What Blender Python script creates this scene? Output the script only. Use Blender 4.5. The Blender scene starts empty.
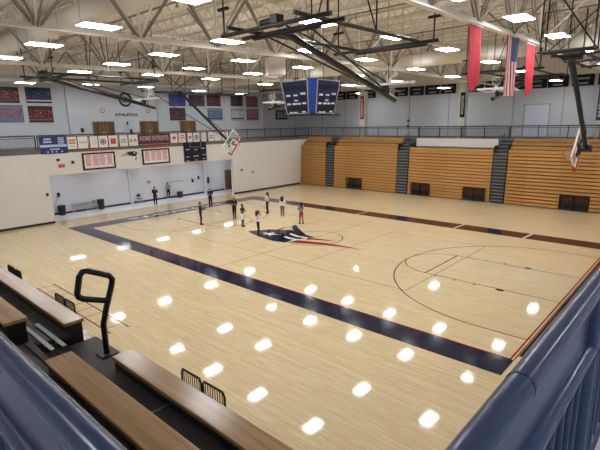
import bpy, bmesh, math, random
from mathutils import Vector, Matrix
random.seed(7)
PI = math.pi
S = bpy.context.scene
COL = S.collection
FT = 0.3048

# ------------------------------------------------------------------ materials
def srgb(r, g, b):
    f = lambda c: (c / 12.92) if c <= 0.04045 else ((c + 0.055) / 1.055) ** 2.4
    return (f(r / 255), f(g / 255), f(b / 255), 1)

def mat(name, rgb, rough=0.5, metal=0.0, var=0.06, scale=6.0, spec=0.5, bump=0.0):
    m = bpy.data.materials.new(name); m.use_nodes = True
    nt = m.node_tree; b = nt.nodes['Principled BSDF']
    c = srgb(*rgb)
    b.inputs['Roughness'].default_value = rough
    b.inputs['Metallic'].default_value = metal
    b.inputs['Specular IOR Level'].default_value = spec
    tc = nt.nodes.new('ShaderNodeTexCoord'); n = nt.nodes.new('ShaderNodeTexNoise')
    n.inputs['Scale'].default_value = scale; n.inputs['Detail'].default_value = 3
    nt.links.new(tc.outputs['Object'], n.inputs['Vector'])
    mx = nt.nodes.new('ShaderNodeMix'); mx.data_type = 'RGBA'
    mx.inputs[6].default_value = tuple(v * (1 - var) for v in c[:3]) + (1,)
    mx.inputs[7].default_value = tuple(min(1, v * (1 + var)) for v in c[:3]) + (1,)
    nt.links.new(n.outputs['Fac'], mx.inputs[0])
    nt.links.new(mx.outputs[2], b.inputs['Base Color'])
    if bump:
        bp = nt.nodes.new('ShaderNodeBump'); bp.inputs['Strength'].default_value = bump
        nt.links.new(n.outputs['Fac'], bp.inputs['Height']); nt.links.new(bp.outputs['Normal'], b.inputs['Normal'])
    return m

def emit(name, rgb, strength):
    m = bpy.data.materials.new(name); m.use_nodes = True
    b = m.node_tree.nodes['Principled BSDF']
    b.inputs['Base Color'].default_value = (0.8, 0.8, 0.8, 1)
    b.inputs['Emission Color'].default_value = srgb(*rgb)
    b.inputs['Emission Strength'].default_value = strength
    return m

def wood(name, c1, c2, c3, plank=0.057, length=1.4, rough=0.3, grain=1.0, coat=0.0, bump=0.02, lo=(.80, .77, .74)):
    m = bpy.data.materials.new(name); m.use_nodes = True
    nt = m.node_tree; b = nt.nodes['Principled BSDF']; N = nt.nodes.new; L = nt.links.new
    tc = N('ShaderNodeTexCoord')
    src = tc.outputs['Object']
    br = N('ShaderNodeTexBrick'); br.offset = 0.37
    br.inputs['Color1'].default_value = srgb(*c1); br.inputs['Color2'].default_value = srgb(*c2)
    br.inputs['Mortar'].default_value = srgb(*c3)
    br.inputs['Scale'].default_value = 1.0; br.inputs['Mortar Size'].default_value = 0.0015
    br.inputs['Brick Width'].default_value = length; br.inputs['Row Height'].default_value = plank
    L(src, br.inputs['Vector'])
    mp = N('ShaderNodeMapping'); mp.inputs['Scale'].default_value = (1.2, 30, 30)
    L(src, mp.inputs['Vector'])
    ns = N('ShaderNodeTexNoise'); ns.inputs['Scale'].default_value = 1.0 * grain; ns.inputs['Detail'].default_value = 6
    ns.inputs['Distortion'].default_value = 0.6
    L(mp.outputs[0], ns.inputs['Vector'])
    cr = N('ShaderNodeValToRGB'); cr.color_ramp.elements[0].position = .3; cr.color_ramp.elements[1].position = .7
    cr.color_ramp.elements[0].color = lo + (1,); cr.color_ramp.elements[1].color = (1.06, 1.06, 1.06, 1)
    L(ns.outputs['Fac'], cr.inputs[0])
    mx = N('ShaderNodeMix'); mx.data_type = 'RGBA'; mx.blend_type = 'MULTIPLY'; mx.inputs[0].default_value = 0.9
    L(br.outputs['Color'], mx.inputs[6]); L(cr.outputs[0], mx.inputs[7]); L(mx.outputs[2], b.inputs['Base Color'])
    b.inputs['Roughness'].default_value = rough
    if coat:
        b.inputs['Coat Weight'].default_value = coat; b.inputs['Coat Roughness'].default_value = 0.1
    if bump:
        n2 = N('ShaderNodeTexNoise'); n2.inputs['Scale'].default_value = 1.0; n2.inputs['Detail'].default_value = 2
        m2 = N('ShaderNodeMapping'); m2.inputs['Scale'].default_value = (0.7, 14, 1)
        L(src, m2.inputs['Vector']); L(m2.outputs[0], n2.inputs['Vector'])
        bp = N('ShaderNodeBump'); bp.inputs['Strength'].default_value = bump; bp.inputs['Distance'].default_value = 0.02
        L(n2.outputs['Fac'], bp.inputs['Height']); L(bp.outputs['Normal'], b.inputs['Normal'])
        if coat: L(bp.outputs['Normal'], b.inputs['Coat Normal'])
    return m

def picture(name, bg, a1, a2, band):
    """team picture: rows of small figures in the middle on a dark ground, bright caption strip"""
    m = bpy.data.materials.new(name); m.use_nodes = True
    nt = m.node_tree; b = nt.nodes['Principled BSDF']; N = nt.nodes.new; L = nt.links.new
    b.inputs['Roughness'].default_value = 0.45
    tc = N('ShaderNodeTexCoord'); sp = N('ShaderNodeSeparateXYZ'); L(tc.outputs['Generated'], sp.inputs[0])
    cb = N('ShaderNodeCombineXYZ'); L(sp.outputs['Y'], cb.inputs['X']); L(sp.outputs['Z'], cb.inputs['Y'])
    mp = N('ShaderNodeMapping'); mp.inputs['Scale'].default_value = (9, 6, 1); L(cb.outputs[0], mp.inputs['Vector'])
    vo = N('ShaderNodeTexVoronoi'); vo.inputs['Scale'].default_value = 1.0; vo.inputs['Randomness'].default_value = .55
    L(mp.outputs[0], vo.inputs['Vector'])
    cr = N('ShaderNodeValToRGB'); e = cr.color_ramp.elements
    e[0].position = 0.0; e[0].color = srgb(*a1); e[1].position = 0.62; e[1].color = srgb(*bg)
    k = e.new(0.28); k.color = srgb(*a2)
    L(vo.outputs['Distance'], cr.inputs[0])
    r2 = N('ShaderNodeValToRGB'); r2.color_ramp.interpolation = 'CONSTANT'; e = r2.color_ramp.elements
    e[0].position = 0; e[0].color = (0, 0, 0, 1); e[1].position = .22; e[1].color = (1, 1, 1, 1)
    k = e.new(.8); k.color = (0, 0, 0, 1)
    L(sp.outputs['Z'], r2.inputs[0])
    mx = N('ShaderNodeMix'); mx.data_type = 'RGBA'; mx.inputs[6].default_value = srgb(*bg)
    L(r2.outputs[0], mx.inputs[0]); L(cr.outputs[0], mx.inputs[7])
    r3 = N('ShaderNodeValToRGB'); r3.color_ramp.interpolation = 'CONSTANT'; e = r3.color_ramp.elements
    e[0].position = 0; e[0].color = (0, 0, 0, 1); e[1].position = .1; e[1].color = (1, 1, 1, 1)
    k = e.new(.19); k.color = (0, 0, 0, 1)
    L(sp.outputs['Z'], r3.inputs[0])
    m3 = N('ShaderNodeMix'); m3.data_type = 'RGBA'; m3.inputs[7].default_value = srgb(*band)
    L(r3.outputs[0], m3.inputs[0]); L(mx.outputs[2], m3.inputs[6]); L(m3.outputs[2], b.inputs['Base Color'])
    return m

M = {}
M['floor'] = wood('maple_floor', (238, 217, 176), (228, 205, 161), (194, 166, 120), 0.076, 2.2, 0.055, 1.0, 0.0, 0.012)
M['pine'] = wood('bench_wood', (196, 160, 112), (186, 148, 100), (138, 102, 62), 0.6, 6.0, 0.22, 0.6, 0.0, 0.03, (.60, .54, .48))
M['oak'] = wood('bleacher_wood', (206, 156, 90), (192, 142, 76), (150, 104, 52), 0.6, 2.4, 0.4, 0.5, 0.0, 0.0)
M['navy'] = mat('navy_paint', (20, 24, 52), 0.1, spec=.3)
M['navy_dull'] = mat('dull_navy_paint', (44, 44, 66), 0.08)  # duller navy for the west end band
M['maroon'] = mat('maroon_paint', (58, 28, 28), 0.1, spec=.25)
M['red_line'] = mat('red_paint', (160, 42, 40), 0.08)
M['dark_line'] = mat('dark_line_paint', (66, 44, 42), 0.08)
M['thin_line'] = mat('thin_line_paint', (160, 124, 92), 0.08)
M['white_paint'] = mat('white_paint', (235, 232, 225), 0.08)
M['cream'] = mat('cream_wall_paint', (228, 225, 217), 0.75, var=.02, scale=1.5)
M['grey_wall'] = mat('grey_wall_paint', (196, 199, 203), 0.75, var=.02, scale=1.2)
M['beige'] = mat('beige_ceiling_paint', (226, 217, 200), 0.8, var=.03, scale=1.2)
M['steel'] = mat('beige_steel_paint', (238, 234, 224), 0.6, var=.06)
M['steel_dark'] = mat('brown_shaded_steel', (150, 142, 130), 0.6, var=.1)  # on truss webs and braces this brown stands in for shade
M['deck'] = mat('roof_deck_paint', (222, 215, 202), 0.8, var=.12, scale=2.0)
M['joist'] = mat('joist_paint', (206, 198, 184), 0.7, var=.1)
M['duct'] = mat('duct_paint', (222, 216, 202), 0.55, var=.03)
M['white'] = mat('white_enamel', (236, 236, 232), 0.4, var=.02)
M['recess'] = mat('recess_wall_paint', (208, 209, 214), 0.7, var=.02)
M['recess_floor'] = mat('pale_vinyl_floor', (226, 228, 238), 0.22, var=.03, scale=.8)
M['mezz'] = mat('pale_concrete', (206, 212, 228), 0.5, var=.04)
M['black'] = mat('black_paint', (26, 24, 24), 0.45, var=.1)
M['black_gloss'] = mat('black_gloss_paint', (18, 17, 17), 0.25, var=.05)
M['black_base'] = mat('black_rubber_base', (30, 28, 30), 0.6)
M['deck_black'] = mat('black_deck', (60, 54, 54), 0.55, var=.15, scale=9)
M['grey_step'] = mat('grey_step_edge', (128, 134, 136), 0.5)
M['strip_light'] = mat('pale_strip', (176, 184, 186), 0.5)
M['step_dark'] = mat('dark_step', (44, 46, 50), 0.6)
M['plum'] = mat('plum_cloth', (96, 48, 58), 0.8)
M['rail_blue'] = mat('blue_grey_rail_paint', (66, 86, 126), 0.22, var=.05, scale=20)
M['rail_dark'] = mat('dark_rail_paint', (54, 56, 60), 0.5)
M['seam'] = mat('rail_seam', (12, 13, 18), 0.6)
M['flag_red'] = mat('red_cloth', (192, 44, 58), 0.85, var=.08, scale=14)
M['flag_white'] = mat('white_cloth', (226, 216, 214), 0.85)
M['flag_blue'] = mat('blue_cloth', (60, 72, 112), 0.85)
M['board_navy'] = mat('scoreboard_navy', (22, 32, 78), 0.35)
M['board_blue'] = mat('scoreboard_blue', (30, 62, 140), 0.35)
M['board_black'] = mat('scoreboard_black', (14, 16, 24), 0.3)
M['label_white'] = mat('label_white', (220, 222, 226), 0.5)
M['door_brown'] = mat('brown_wood_door', (104, 70, 42), 0.45, var=.2, scale=4)
M['door_pane'] = mat('wired_door_glass', (150, 112, 66), 0.15)
def glassy(name, rgb, alpha):
    m = mat(name, rgb, .06, var=.01); b = m.node_tree.nodes['Principled BSDF']; b.inputs['Alpha'].default_value = alpha
    return m
M['glass'] = glassy('acrylic_board', (214, 222, 224), .16)
M['mezz_grey'] = mat('grey_carpet', (112, 112, 110), .9, var=.1)
M['pillar'] = mat('pale_grey_pillar_paint', (214, 214, 210), .7, var=.02)
M['rail_light_grey'] = mat('mid_grey_rail', (78, 82, 86), .5)
M['paper'] = mat('white_board_print', (236, 230, 226), 0.5, var=.02)
M['red_print'] = mat('red_print', (200, 90, 96), 0.6)
M['red_text'] = mat('red_letter', (190, 40, 52), 0.5)
M['dark_text'] = mat('dark_letter', (24, 26, 40), 0.5)
M['maroon_sign'] = mat('maroon_board', (82, 50, 56), 0.5)
M['pink_text'] = mat('pale_letter', (196, 160, 166), 0.5)
M['blue_banner'] = mat('blue_vinyl', (34, 52, 112), 0.45)
M['blue_pale'] = mat('pale_blue_print', (190, 204, 230), 0.5)
M['banner_black'] = mat('black_felt', (24, 24, 28), 0.9)
M['banner_red'] = mat('red_felt', (160, 34, 50), 0.9)
M['wheel_panel'] = mat('brown_panel', (96, 56, 40), 0.6)
M['plastic_grey'] = mat('grey_plastic', (150, 152, 156), 0.5)
M['panel_seam'] = mat('panel_joint', (150, 154, 160), 0.7)
M['pale_panel'] = mat('pale_grey_panel', (206, 212, 222), 0.6, var=.01)
M['lamp'] = emit('lamp_diffuser', (246, 249, 255), 21.0)
M['roof_fill'] = emit('added_uplight', (246, 249, 255), 3.6)  # glow added on top of the fixtures to brighten the roof
M['lamp_recess'] = emit('recess_lamp_diffuser', (246, 248, 255), 6.5)

# ------------------------------------------------------------------ mesh builder
def ortho(d):
    d = Vector(d).normalized()
    a = Vector((0, 0, 1)) if abs(d.z) < 0.9 else Vector((1, 0, 0))
    u = d.cross(a).normalized(); v = u.cross(d).normalized()
    return d, u, v

class MB:
    def __init__(s): s.v = []; s.f = []; s.mi = []; s.sm = []
    def add(s, vs, fs, mi=0, smooth=False):
        o = len(s.v); s.v += [tuple(p) for p in vs]
        for f in fs: s.f.append([i + o for i in f]); s.mi.append(mi); s.sm.append(smooth)
        return s
    def box(s, x0, x1, y0, y1, z0, z1, mi=0):
        vs = [(x, y, z) for z in (z0, z1) for y in (y0, y1) for x in (x0, x1)]
        return s.add(vs, [(0, 2, 3, 1), (4, 5, 7, 6), (0, 1, 5, 4), (2, 6, 7, 3), (0, 4, 6, 2), (1, 3, 7, 5)], mi)
    def obox(s, c, ax, ay, az, mi=0):
        """oriented box: centre and three half-axis vectors"""
        c = Vector(c); ax, ay, az = Vector(ax), Vector(ay), Vector(az)
        vs = [c + i * ax + j * ay + k * az for k in (-1, 1) for j in (-1, 1) for i in (-1, 1)]
        return s.add(vs, [(0, 2, 3, 1), (4, 5, 7, 6), (0, 1, 5, 4), (2, 6, 7, 3), (0, 4, 6, 2), (1, 3, 7, 5)], mi)
    def bar(s, a, b, w, h, mi=0):
        a, b = Vector(a), Vector(b); d, u, v = ortho(b - a)
        return s.obox((a + b) / 2, (b - a) / 2, u * w / 2, v * h / 2, mi)
    def tube(s, a, b, r, n=10, r2=None, mi=0):
        a, b = Vector(a), Vector(b); d, u, v = ortho(b - a); r2 = r if r2 is None else r2
        vs = []
        for p, q in ((a, r), (b, r2)):
            for k in range(n):
                t = 2 * PI * k / n; vs.append(p + u * math.cos(t) * q + v * math.sin(t) * q)
        s.add(vs, [(k, (k + 1) % n, n + (k + 1) % n, n + k) for k in range(n)], mi, True)
        s.add(vs, [tuple(range(n - 1, -1, -1)), tuple(range(n, 2 * n))], mi)
        return s
    def path(s, pts, r, n=10, closed=False, mi=0):
        P = [Vector(p) for p in pts]; m = len(P); rings = []
        up = None
        for i in range(m):
            a = P[(i - 1) % m] if (i or closed) else P[0]
            b = P[(i + 1) % m] if (i < m - 1 or closed) else P[-1]
            d = (b - a).normalized()
            if up is None: d, u, v = ortho(d); up = v
            u = d.cross(up).normalized(); v = u.cross(d).normalized(); up = v
            rings.append([P[i] + u * math.cos(2 * PI * k / n) * r + v * math.sin(2 * PI * k / n) * r for k in range(n)])
        vs = [p for rg in rings for p in rg]; fs = []
        for i in range(m if closed else m - 1):
            j = (i + 1) % m
            for k in range(n): fs.append((i * n + k, i * n + (k + 1) % n, j * n + (k + 1) % n, j * n + k))
        s.add(vs, fs, mi, True)
        if not closed:
            s.add(vs, [tuple(range(n - 1, -1, -1)), tuple(range((m - 1) * n, m * n))], mi)
        return s
    def ell(s, c, rx, ry, rz, nu=14, nv=8, mi=0, rot=None):
        c = Vector(c); vs = []
        for j in range(nv + 1):
            p = PI * j / nv - PI / 2
            for i in range(nu):
                t = 2 * PI * i / nu
                q = Vector((rx * math.cos(p) * math.cos(t), ry * math.cos(p) * math.sin(t), rz * math.sin(p)))
                if rot: q = rot @ q
                vs.append(c + q)
        fs = [(j * nu + i, j * nu + (i + 1) % nu, (j + 1) * nu + (i + 1) % nu, (j + 1) * nu + i) for j in range(nv) for i in range(nu)]
        return s.add(vs, fs, mi, True)
    def poly(s, pts, th=None, mi=0):
        """flat polygon, or a prism when th (a vector) is given"""
        P = [Vector(p) for p in pts]; n = len(P)
        if th is None: return s.add(P, [tuple(range(n))], mi)
        th = Vector(th); vs = P + [p + th for p in P]
        fs = [tuple(range(n - 1, -1, -1)), tuple(range(n, 2 * n))] + [(k, (k + 1) % n, n + (k + 1) % n, n + k) for k in range(n)]
        return s.add(vs, fs, mi)
    def ring(s, c, r0, r1, z, a0=0, a1=2 * PI, n=64):
        vs = []
        for k in range(n + 1):
            t = a0 + (a1 - a0) * k / n
            vs += [(c[0] + r0 * math.cos(t), c[1] + r0 * math.sin(t), z), (c[0] + r1 * math.cos(t), c[1] + r1 * math.sin(t), z)]
        return s.add(vs, [(2 * k, 2 * k + 1, 2 * k + 3, 2 * k + 2) for k in range(n)])
    def build(s, name, m, parent=None, smooth=None, bevel=0.0):
        off = Vector((0, 0, 0)); p = parent
        while p is not None: off += p.location; p = p.parent
        me = bpy.data.meshes.new(name)
        me.from_pydata([Vector(v) - off for v in s.v], [], s.f); me.update()
        for i, pl in enumerate(me.polygons):
            pl.use_smooth = s.sm[i]; pl.material_index = s.mi[i]
        for x in (m if isinstance(m, (list, tuple)) else [m]): me.materials.append(x)
        bm = bmesh.new(); bm.from_mesh(me); bmesh.ops.recalc_face_normals(bm, faces=bm.faces)
        bm.to_mesh(me); bm.free()
        o = bpy.data.objects.new(name, me); COL.objects.link(o); o.parent = parent
        if bevel:
            b = o.modifiers.new('bevel', 'BEVEL'); b.width = bevel; b.segments = 2; b.limit_method = 'ANGLE'
        return o

def tag(o, label, cat, group=None, kind=None):
    if label: o['label'] = label
    if cat: o['category'] = cat
    if group: o['group'] = group
    if kind: o['kind'] = kind
    return o
def thing(name, label, cat, loc=(0, 0, 0), group=None):
    o = bpy.data.objects.new(name, None); COL.objects.link(o); o.location = loc; o.empty_display_size = .2
    return tag(o, label, cat, group)
def struct(name, mb, m, parent=None, bevel=0):
    o = mb.build(name, m, parent, bevel=bevel)
    if parent is None: o['kind'] = 'structure'
    return o
def dup(o, loc=None, parent=None, label=None, group=None):
    c = o.copy(); COL.objects.link(c); c.parent = parent
    if loc is not None: c.location = loc
    if label: c['label'] = label
    if group: c['group'] = group
    for ch in list(o.children): dup(ch, None, c)
    return c
def text_mesh(mb, s, origin, right, up, size, th=0.01, mi=0, width=None, align='CENTER'):
    cu = bpy.data.curves.new('t', 'FONT'); cu.body = s; cu.align_x = align; cu.align_y = 'CENTER'; cu.size = 1.0
    cu.resolution_u = 2; cu.extrude = 0.0; cu.offset = 0.035
    ob = bpy.data.objects.new('t', cu); COL.objects.link(ob)
    bpy.context.view_layer.update()
    ev = ob.evaluated_get(bpy.context.evaluated_depsgraph_get()); me = ev.to_mesh()
    vs = [Vector(v.co) for v in me.vertices]; fs = [tuple(p.vertices) for p in me.polygons]
    ev.to_mesh_clear(); bpy.data.objects.remove(ob); bpy.data.curves.remove(cu)
    x0, x1 = min(v.x for v in vs), max(v.x for v in vs); y0, y1 = min(v.y for v in vs), max(v.y for v in vs)
    sy = size / (y1 - y0); sx = (width / (x1 - x0)) if width else sy
    cy = (y0 + y1) / 2; cx = (x0 + x1) / 2
    o, r, u = Vector(origin), Vector(right), Vector(up); n = r.cross(u).normalized() * th
    P = [o + r * (v.x - cx) * sx + u * (v.y - cy) * sy + n for v in vs]
    mb.add(P, fs, mi)
    return mb

# ------------------------------------------------------------------ camera
def camera():
    loc = Vector((18.1591, -21.1735, 7.1009)); y, p, r = [math.radians(a) for a in (132.39002, 12.61870, -1.01775)]
    f = Vector((math.cos(y) * math.cos(p), math.sin(y) * math.cos(p), -math.sin(p)))
    rt = Vector((math.sin(y), -math.cos(y), 0)); up = rt.cross(f)
    rt2 = math.cos(r) * rt + math.sin(r) * up; up2 = -math.sin(r) * rt + math.cos(r) * up
    cd = bpy.data.cameras.new('camera'); cd.sensor_width = 36; cd.sensor_fit = 'HORIZONTAL'; cd.lens = 36 * 456.845 / 600
    cd.clip_start = 0.05; cd.clip_end = 300
    o = bpy.data.objects.new('camera', cd); COL.objects.link(o)
    m = Matrix((rt2, up2, -f)).transposed().to_4x4(); m.translation = loc; o.matrix_world = m
    S.camera = o
camera()

# ================================================================== SETTING
XW = -18.4; YN = 19.0; MZ = 5.45; XU = -25.5; YU = 26.0; ROOF = 13.0
floor = struct('floor', MB().box(-19.0, 18.6, -21.0, 22.4, -0.2, 0.0), M['floor'])
struct('floor_recess', MB().box(-22.0, -19.0, -8.62, 11.8, -0.2, 0.0), M['recess_floor'])

# -- painted court markings (parts of the floor)
HL, HW = 47 * FT, 25 * FT
Z1, Z2, Z3 = 0.002, 0.004, 0.006
def flat(x0, x1, y0, y1, z): return MB().add([(x0, y0, z), (x1, y0, z), (x1, y1, z), (x0, y1, z)], [(0, 1, 2, 3)])
flat(-HL - 1.55, HL + .1, -HW - 1.12, -HW - .02, Z1).build('sideline_band', M['navy'], floor)
flat(-HL - 1.55, HL + .1, HW + .22, HW + 1.72, Z1).build('sideline_band', M['maroon'], floor)
flat(-HL - 1.55, -HL - .02, -HW - .0, HW + .22, Z1).build('baseline_band', M['navy_dull'], floor)
flat(HL + .13, HL + 1.3, -HW + .35, HW + 1.72, Z1).build('baseline_band', M['navy'], floor)
for x0 in (-13.6, -5.6, .9, 7.4):
    flat(x0, x0 + 1.0, HW + .22, HW + 1.72, Z2).build('navy_block', M['navy'], floor)
for x0 in (-11.0, -2.3, 5.65, 10.05):
    MB().poly([(x0 - .09, HW + .26, Z2), (x0 + .05, HW + .26, Z2), (x0 + .16, HW + 1.68, Z2), (x0 + .02, HW + 1.68, Z2)]).build('white_slash', M['white_paint'], floor)
for x0 in (-12.6, -4.9, 2.9, 10.6):
    flat(x0, x0 + .05, -HW - 1.12, -HW - .02, Z2).build('band_joint', M['dark_line'], floor)
mb = MB()
for x0 in (-HL, HL): mb.add([(x0 - .03, -HW - .03, Z3), (x0 + .03, -HW - .03, Z3), (x0 + .03, HW, Z3), (x0 - .03, HW, Z3)], [(0, 1, 2, 3)])
mb.build('baseline', M['red_line'], floor)
flat(-HL, HL + .03, -HW - .03, -HW + .03, Z3).build('sideline', M['red_line'], floor)
flat(HL + .08, HL + .12, -HW - .0, HW, Z3).build('baseline_border', M['red_line'], floor)
flat(-.025, .025, -HW, HW, Z2).build('halfway_line', M['thin_line'], floor)
for sx in (1, -1):
    bx = sx * (HL - 5.25 * FT)
    a = PI / 2
    mb = MB().ring((bx, 0), 19.75 * FT - .05, 19.75 * FT, Z2, PI / 2, 3 * PI / 2) if sx > 0 else MB().ring((bx, 0), 19.75 * FT - .05, 19.75 * FT, Z2, -PI / 2, PI / 2)
    for yy in (-19.75 * FT, 19.75 * FT):
        x0, x1 = sorted((bx, sx * HL)); e = .05 if yy < 0 else -.05
        mb.add([(x0, yy, Z2), (x1, yy, Z2), (x1, yy + e, Z2), (x0, yy + e, Z2)], [(0, 1, 2, 3)])
    mb.build('three_point_line', M['dark_line'], floor)
    fx = sx * (HL - 19 * FT)
    mb = MB()
    for yy in (-6 * FT, 6 * FT):
        x0, x1 = sorted((fx, sx * HL)); mb.add([(x0, yy - .02, Z2), (x1, yy - .02, Z2), (x1, yy + .02, Z2), (x0, yy + .02, Z2)], [(0, 1, 2, 3)])
    mb.build('lane_line', M['dark_line'], floor)
    mb = MB()
    for yy in (-6 * FT, 6 * FT):
        e = .1 if yy > 0 else -.1
        for d, w in ((7, 1.0), (11, .17), (14, .17), (17, .17)):
            xa, xb = sorted((sx * (HL - d * FT), sx * (HL - (d + w) * FT)))
            mb.add([(xa, yy, Z2), (xb, yy, Z2), (xb, yy + e * 2, Z2), (xa, yy + e * 2, Z2)], [(0, 1, 2, 3)])
    mb.build('lane_block', M['dark_line'], floor)
    flat(fx - .03, fx + .03, -6 * FT, 6 * FT, Z2).build('free_throw_line', M['dark_line'], floor)
    MB().ring((fx, 0), 6 * FT - .04, 6 * FT, Z2, PI / 2 if sx > 0 else -PI / 2, 3 * PI / 2 if sx > 0 else PI / 2).build('free_throw_arc', M['dark_line'], floor)
    for xx in (3, 9):
        flat(sx * xx - .02, sx * xx + .02, -4.5, 4.5, Z1).build('volleyball_line', M['thin_line'], floor)
for yy in (-4.5, 4.5): flat(-9, 9, yy - .02, yy + .02, Z1).build('volleyball_line', M['thin_line'], floor)
MB().ring((0, 0), 6 * FT - .05, 6 * FT, Z2).build('centre_circle', M['dark_line'], floor)
# centre emblem: navy hat and profile, white star, red streamers
def fl(pts, z, name, m): MB().poly([(x, y, z) for x, y in pts]).build(name, m, floor)
fl([(-4.77, -1.29), (-3.9, .0), (-3.3, .35), (-2.9, .45), (-2.6, .75), (-2.2, .62), (-1.5, .35), (-.75, .25), (-.1, .2), (-.46, -.55), (-.72, -1.2), (-.62, -1.95), (-1.45, -2.12), (-2.25, -2.05), (-3.19, -1.83), (-4.1, -1.62)], .007, 'emblem_hat', M['navy'])
fl([(-3.5, 2.12), (-2.24, 1.15), (-.98, .34), (-.06, .0), (-1.0, .05), (-1.9, .4), (-2.6, .85), (-3.1, 1.3), (-3.42, 1.75)], .008, 'emblem_profile', M['navy'])
fl([(-3.75, -.95), (-3.25, -.85), (-3.0, -.4), (-2.85, -.8), (-2.25, -.65), (-2.7, -1.0), (-2.65, -1.35), (-3.0, -1.12), (-3.4, -1.35), (-3.3, -1.05)], .009, 'emblem_star', M['white_paint'])
fl([(-2.0, .0), (-1.1, -.2), (-.3, -.12), (-.35, -.35), (-1.15, -.45), (-1.95, -.2)], .009, 'emblem_stripe', M['white_paint'])
fl([(-1.75, -.75), (-1.05, -.9), (-.45, -.85), (-.5, -1.1), (-1.1, -1.15), (-1.7, -1.0)], .009, 'emblem_stripe', M['white_paint'])
fl([(-.3, -.2), (.3, .02), (1.0, .16), (1.75, .2), (1.0, -.04), (.3, -.34), (-.1, -.62)], .008, 'emblem_streamer', M['red_line'])
fl([(-.45, -1.05), (.3, -.82), (1.4, -.5), (2.6, -.38), (4.0, -.33), (2.6, -.62), (1.4, -.98), (.2, -1.5), (-.5, -1.75)], .008, 'emblem_streamer', M['red_line'])
fl([(-3.32, .33), (-3.5, .95), (-3.3, 1.5), (-3.5, 2.12), (-3.42, 1.5), (-3.62, .95), (-3.5, .3)], .008, 'emblem_outline', M['dark_line'])
# lettering painted in the end bands
mb = text_mesh(MB(), 'PATRIOTS', (HL + .8, 0, .004), (0, 1, 0), (-1, 0, 0), .62, 0.0, width=9.0); mb.build('band_lettering', M['white_paint'], floor)
mb = text_mesh(MB(), 'PATRIOTS', (-HL - .78, 0, .004), (0, -1, 0), (1, 0, 0), .7, 0.0, width=9.0); mb.build('band_lettering', M['white_paint'], floor)
# reddish training ladder painted in front of the near bleachers
mb = MB()
for yy in (-14.05, -14.75): mb.add([(-3.9, yy - .03, Z2), (3.2, yy - .03, Z2), (3.2, yy + .03, Z2), (-3.9, yy + .03, Z2)], [(0, 1, 2, 3)])
for k in range(9):
    xx = -3.7 + k * .8; mb.add([(xx - .02, -14.75, Z2), (xx + .02, -14.75, Z2), (xx + .02, -14.05, Z2), (xx - .02, -14.05, Z2)], [(0, 1, 2, 3)])
mb.build('ladder_marking', mat('ladder_paint', (150, 70, 52), 0.2), floor)

# -- west lower wall with the wide opening
T = .3
struct('wall_west', MB().box(XW - T, XW, -21, -8.62, 0, MZ), M['cream'])
struct('wall_west_far', MB().box(XW - T, XW, 8.85, 22.4, 0, MZ), M['cream'])
struct('wall_west_lintel', MB().box(XW - T, XW, -8.62, 8.85, 3.58, MZ), M['cream'])
struct('baseboard_west', MB().box(XW, XW + .02, -21, -8.62, 0, .16), M['black_base'])
struct('baseboard_west_far', MB().box(XW, XW + .02, 8.85, 19.0, 0, .16), M['black_base'])
struct('wall_recess', MB().box(-22.1, -21.8, -8.9, 12.0, 0, 3.7), M['recess'])
struct('wall_recess_south', MB().box(-21.8, XW - T, -8.9, -8.62, 0, 3.7), M['recess'])
struct('wall_recess_north', MB().box(-21.8, XW - T, 11.7, 12.0, 0, 3.7), M['recess'])
struct('ceiling_recess', MB().box(-21.8, XW - T, -8.62, 11.7, 3.6, 3.7), M['white'])
struct('baseboard_recess', MB().box(-21.8, -21.77, -8.62, 10.3, 0, .15), M['black_base'])
struct('trim_1', MB().box(-21.8, -21.62, 7.55, 7.85, 0, 3.6), M['recess'])
struct('trim_2', MB().box(-21.8, -21.72, -.75, -.45, 0, 3.6), M['recess'])
d = struct('door_1', MB().box(-21.8, -21.74, 10.45, 11.45, 0, 2.13), M['door_brown'])
MB().box(-21.74, -21.72, 10.38, 10.45, 0, 2.2).box(-21.74, -21.72, 11.45, 11.52, 0, 2.2).box(-21.74, -21.72, 10.38, 11.52, 2.13, 2.2).build('door_frame', M['plastic_grey'], d)
MB().tube((-21.74, 10.57, 1.0), (-21.66, 10.57, 1.0), .025).bar((-21.67, 10.57, 1.0), (-21.67, 10.72, 1.0), .02, .02).build('door_handle', M['steel'], d)

# -- mezzanine slabs and upper walls
struct('floor_mezzanine_west', MB().box(XU, XW + .02, -27, 27, 5.2, MZ), M['mezz_grey'])
struct('floor_mezzanine_north', MB().box(XW + .02, 17.7, 21.1, 26, 5.2, MZ), M['mezz_grey'])
struct('floor_mezzanine_east', MB().box(17.72, 25, -20.72, 20.8, 5.2, MZ), M['mezz'])
struct('floor_mezzanine_south', MB().box(XW, 25, -27, -20.72, 5.2, MZ), M['mezz'])
struct('wall_west_upper', MB().box(XU - .3, XU, -27, 26.3, MZ, 11.35), M['grey_wall'])
struct('wall_west_gable', MB().box(XU - .3, XU - .02, -27, 26.3, 11.35, ROOF), M['beige'])
struct('wall_north_upper', MB().box(XU, 25, YU, YU + .3, MZ, 10.75), M['grey_wall'])
struct('wall_north_gable', MB().box(XU, 25, YU + .02, YU + .3, 10.75, ROOF), M['beige'])
struct('wall_north', MB().box(XW - T, 18.4, 22.4, 22.7, 0, 5.2), M['cream'])
struct('wall_east', MB().box(17.95, 18.2, -20.9, 22.4, 0, 5.2), M['cream'])
struct('wall_east_upper', MB().box(25, 25.3, -27, 26.3, MZ, ROOF), M['grey_wall'])
struct('wall_south', MB().box(XW - T, 18.2, -21.2, -20.9, 0, 5.2), M['cream'])
struct('wall_south_upper', MB().box(XU, 25.3, -27.3, -27, MZ, ROOF), M['grey_wall'])
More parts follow.
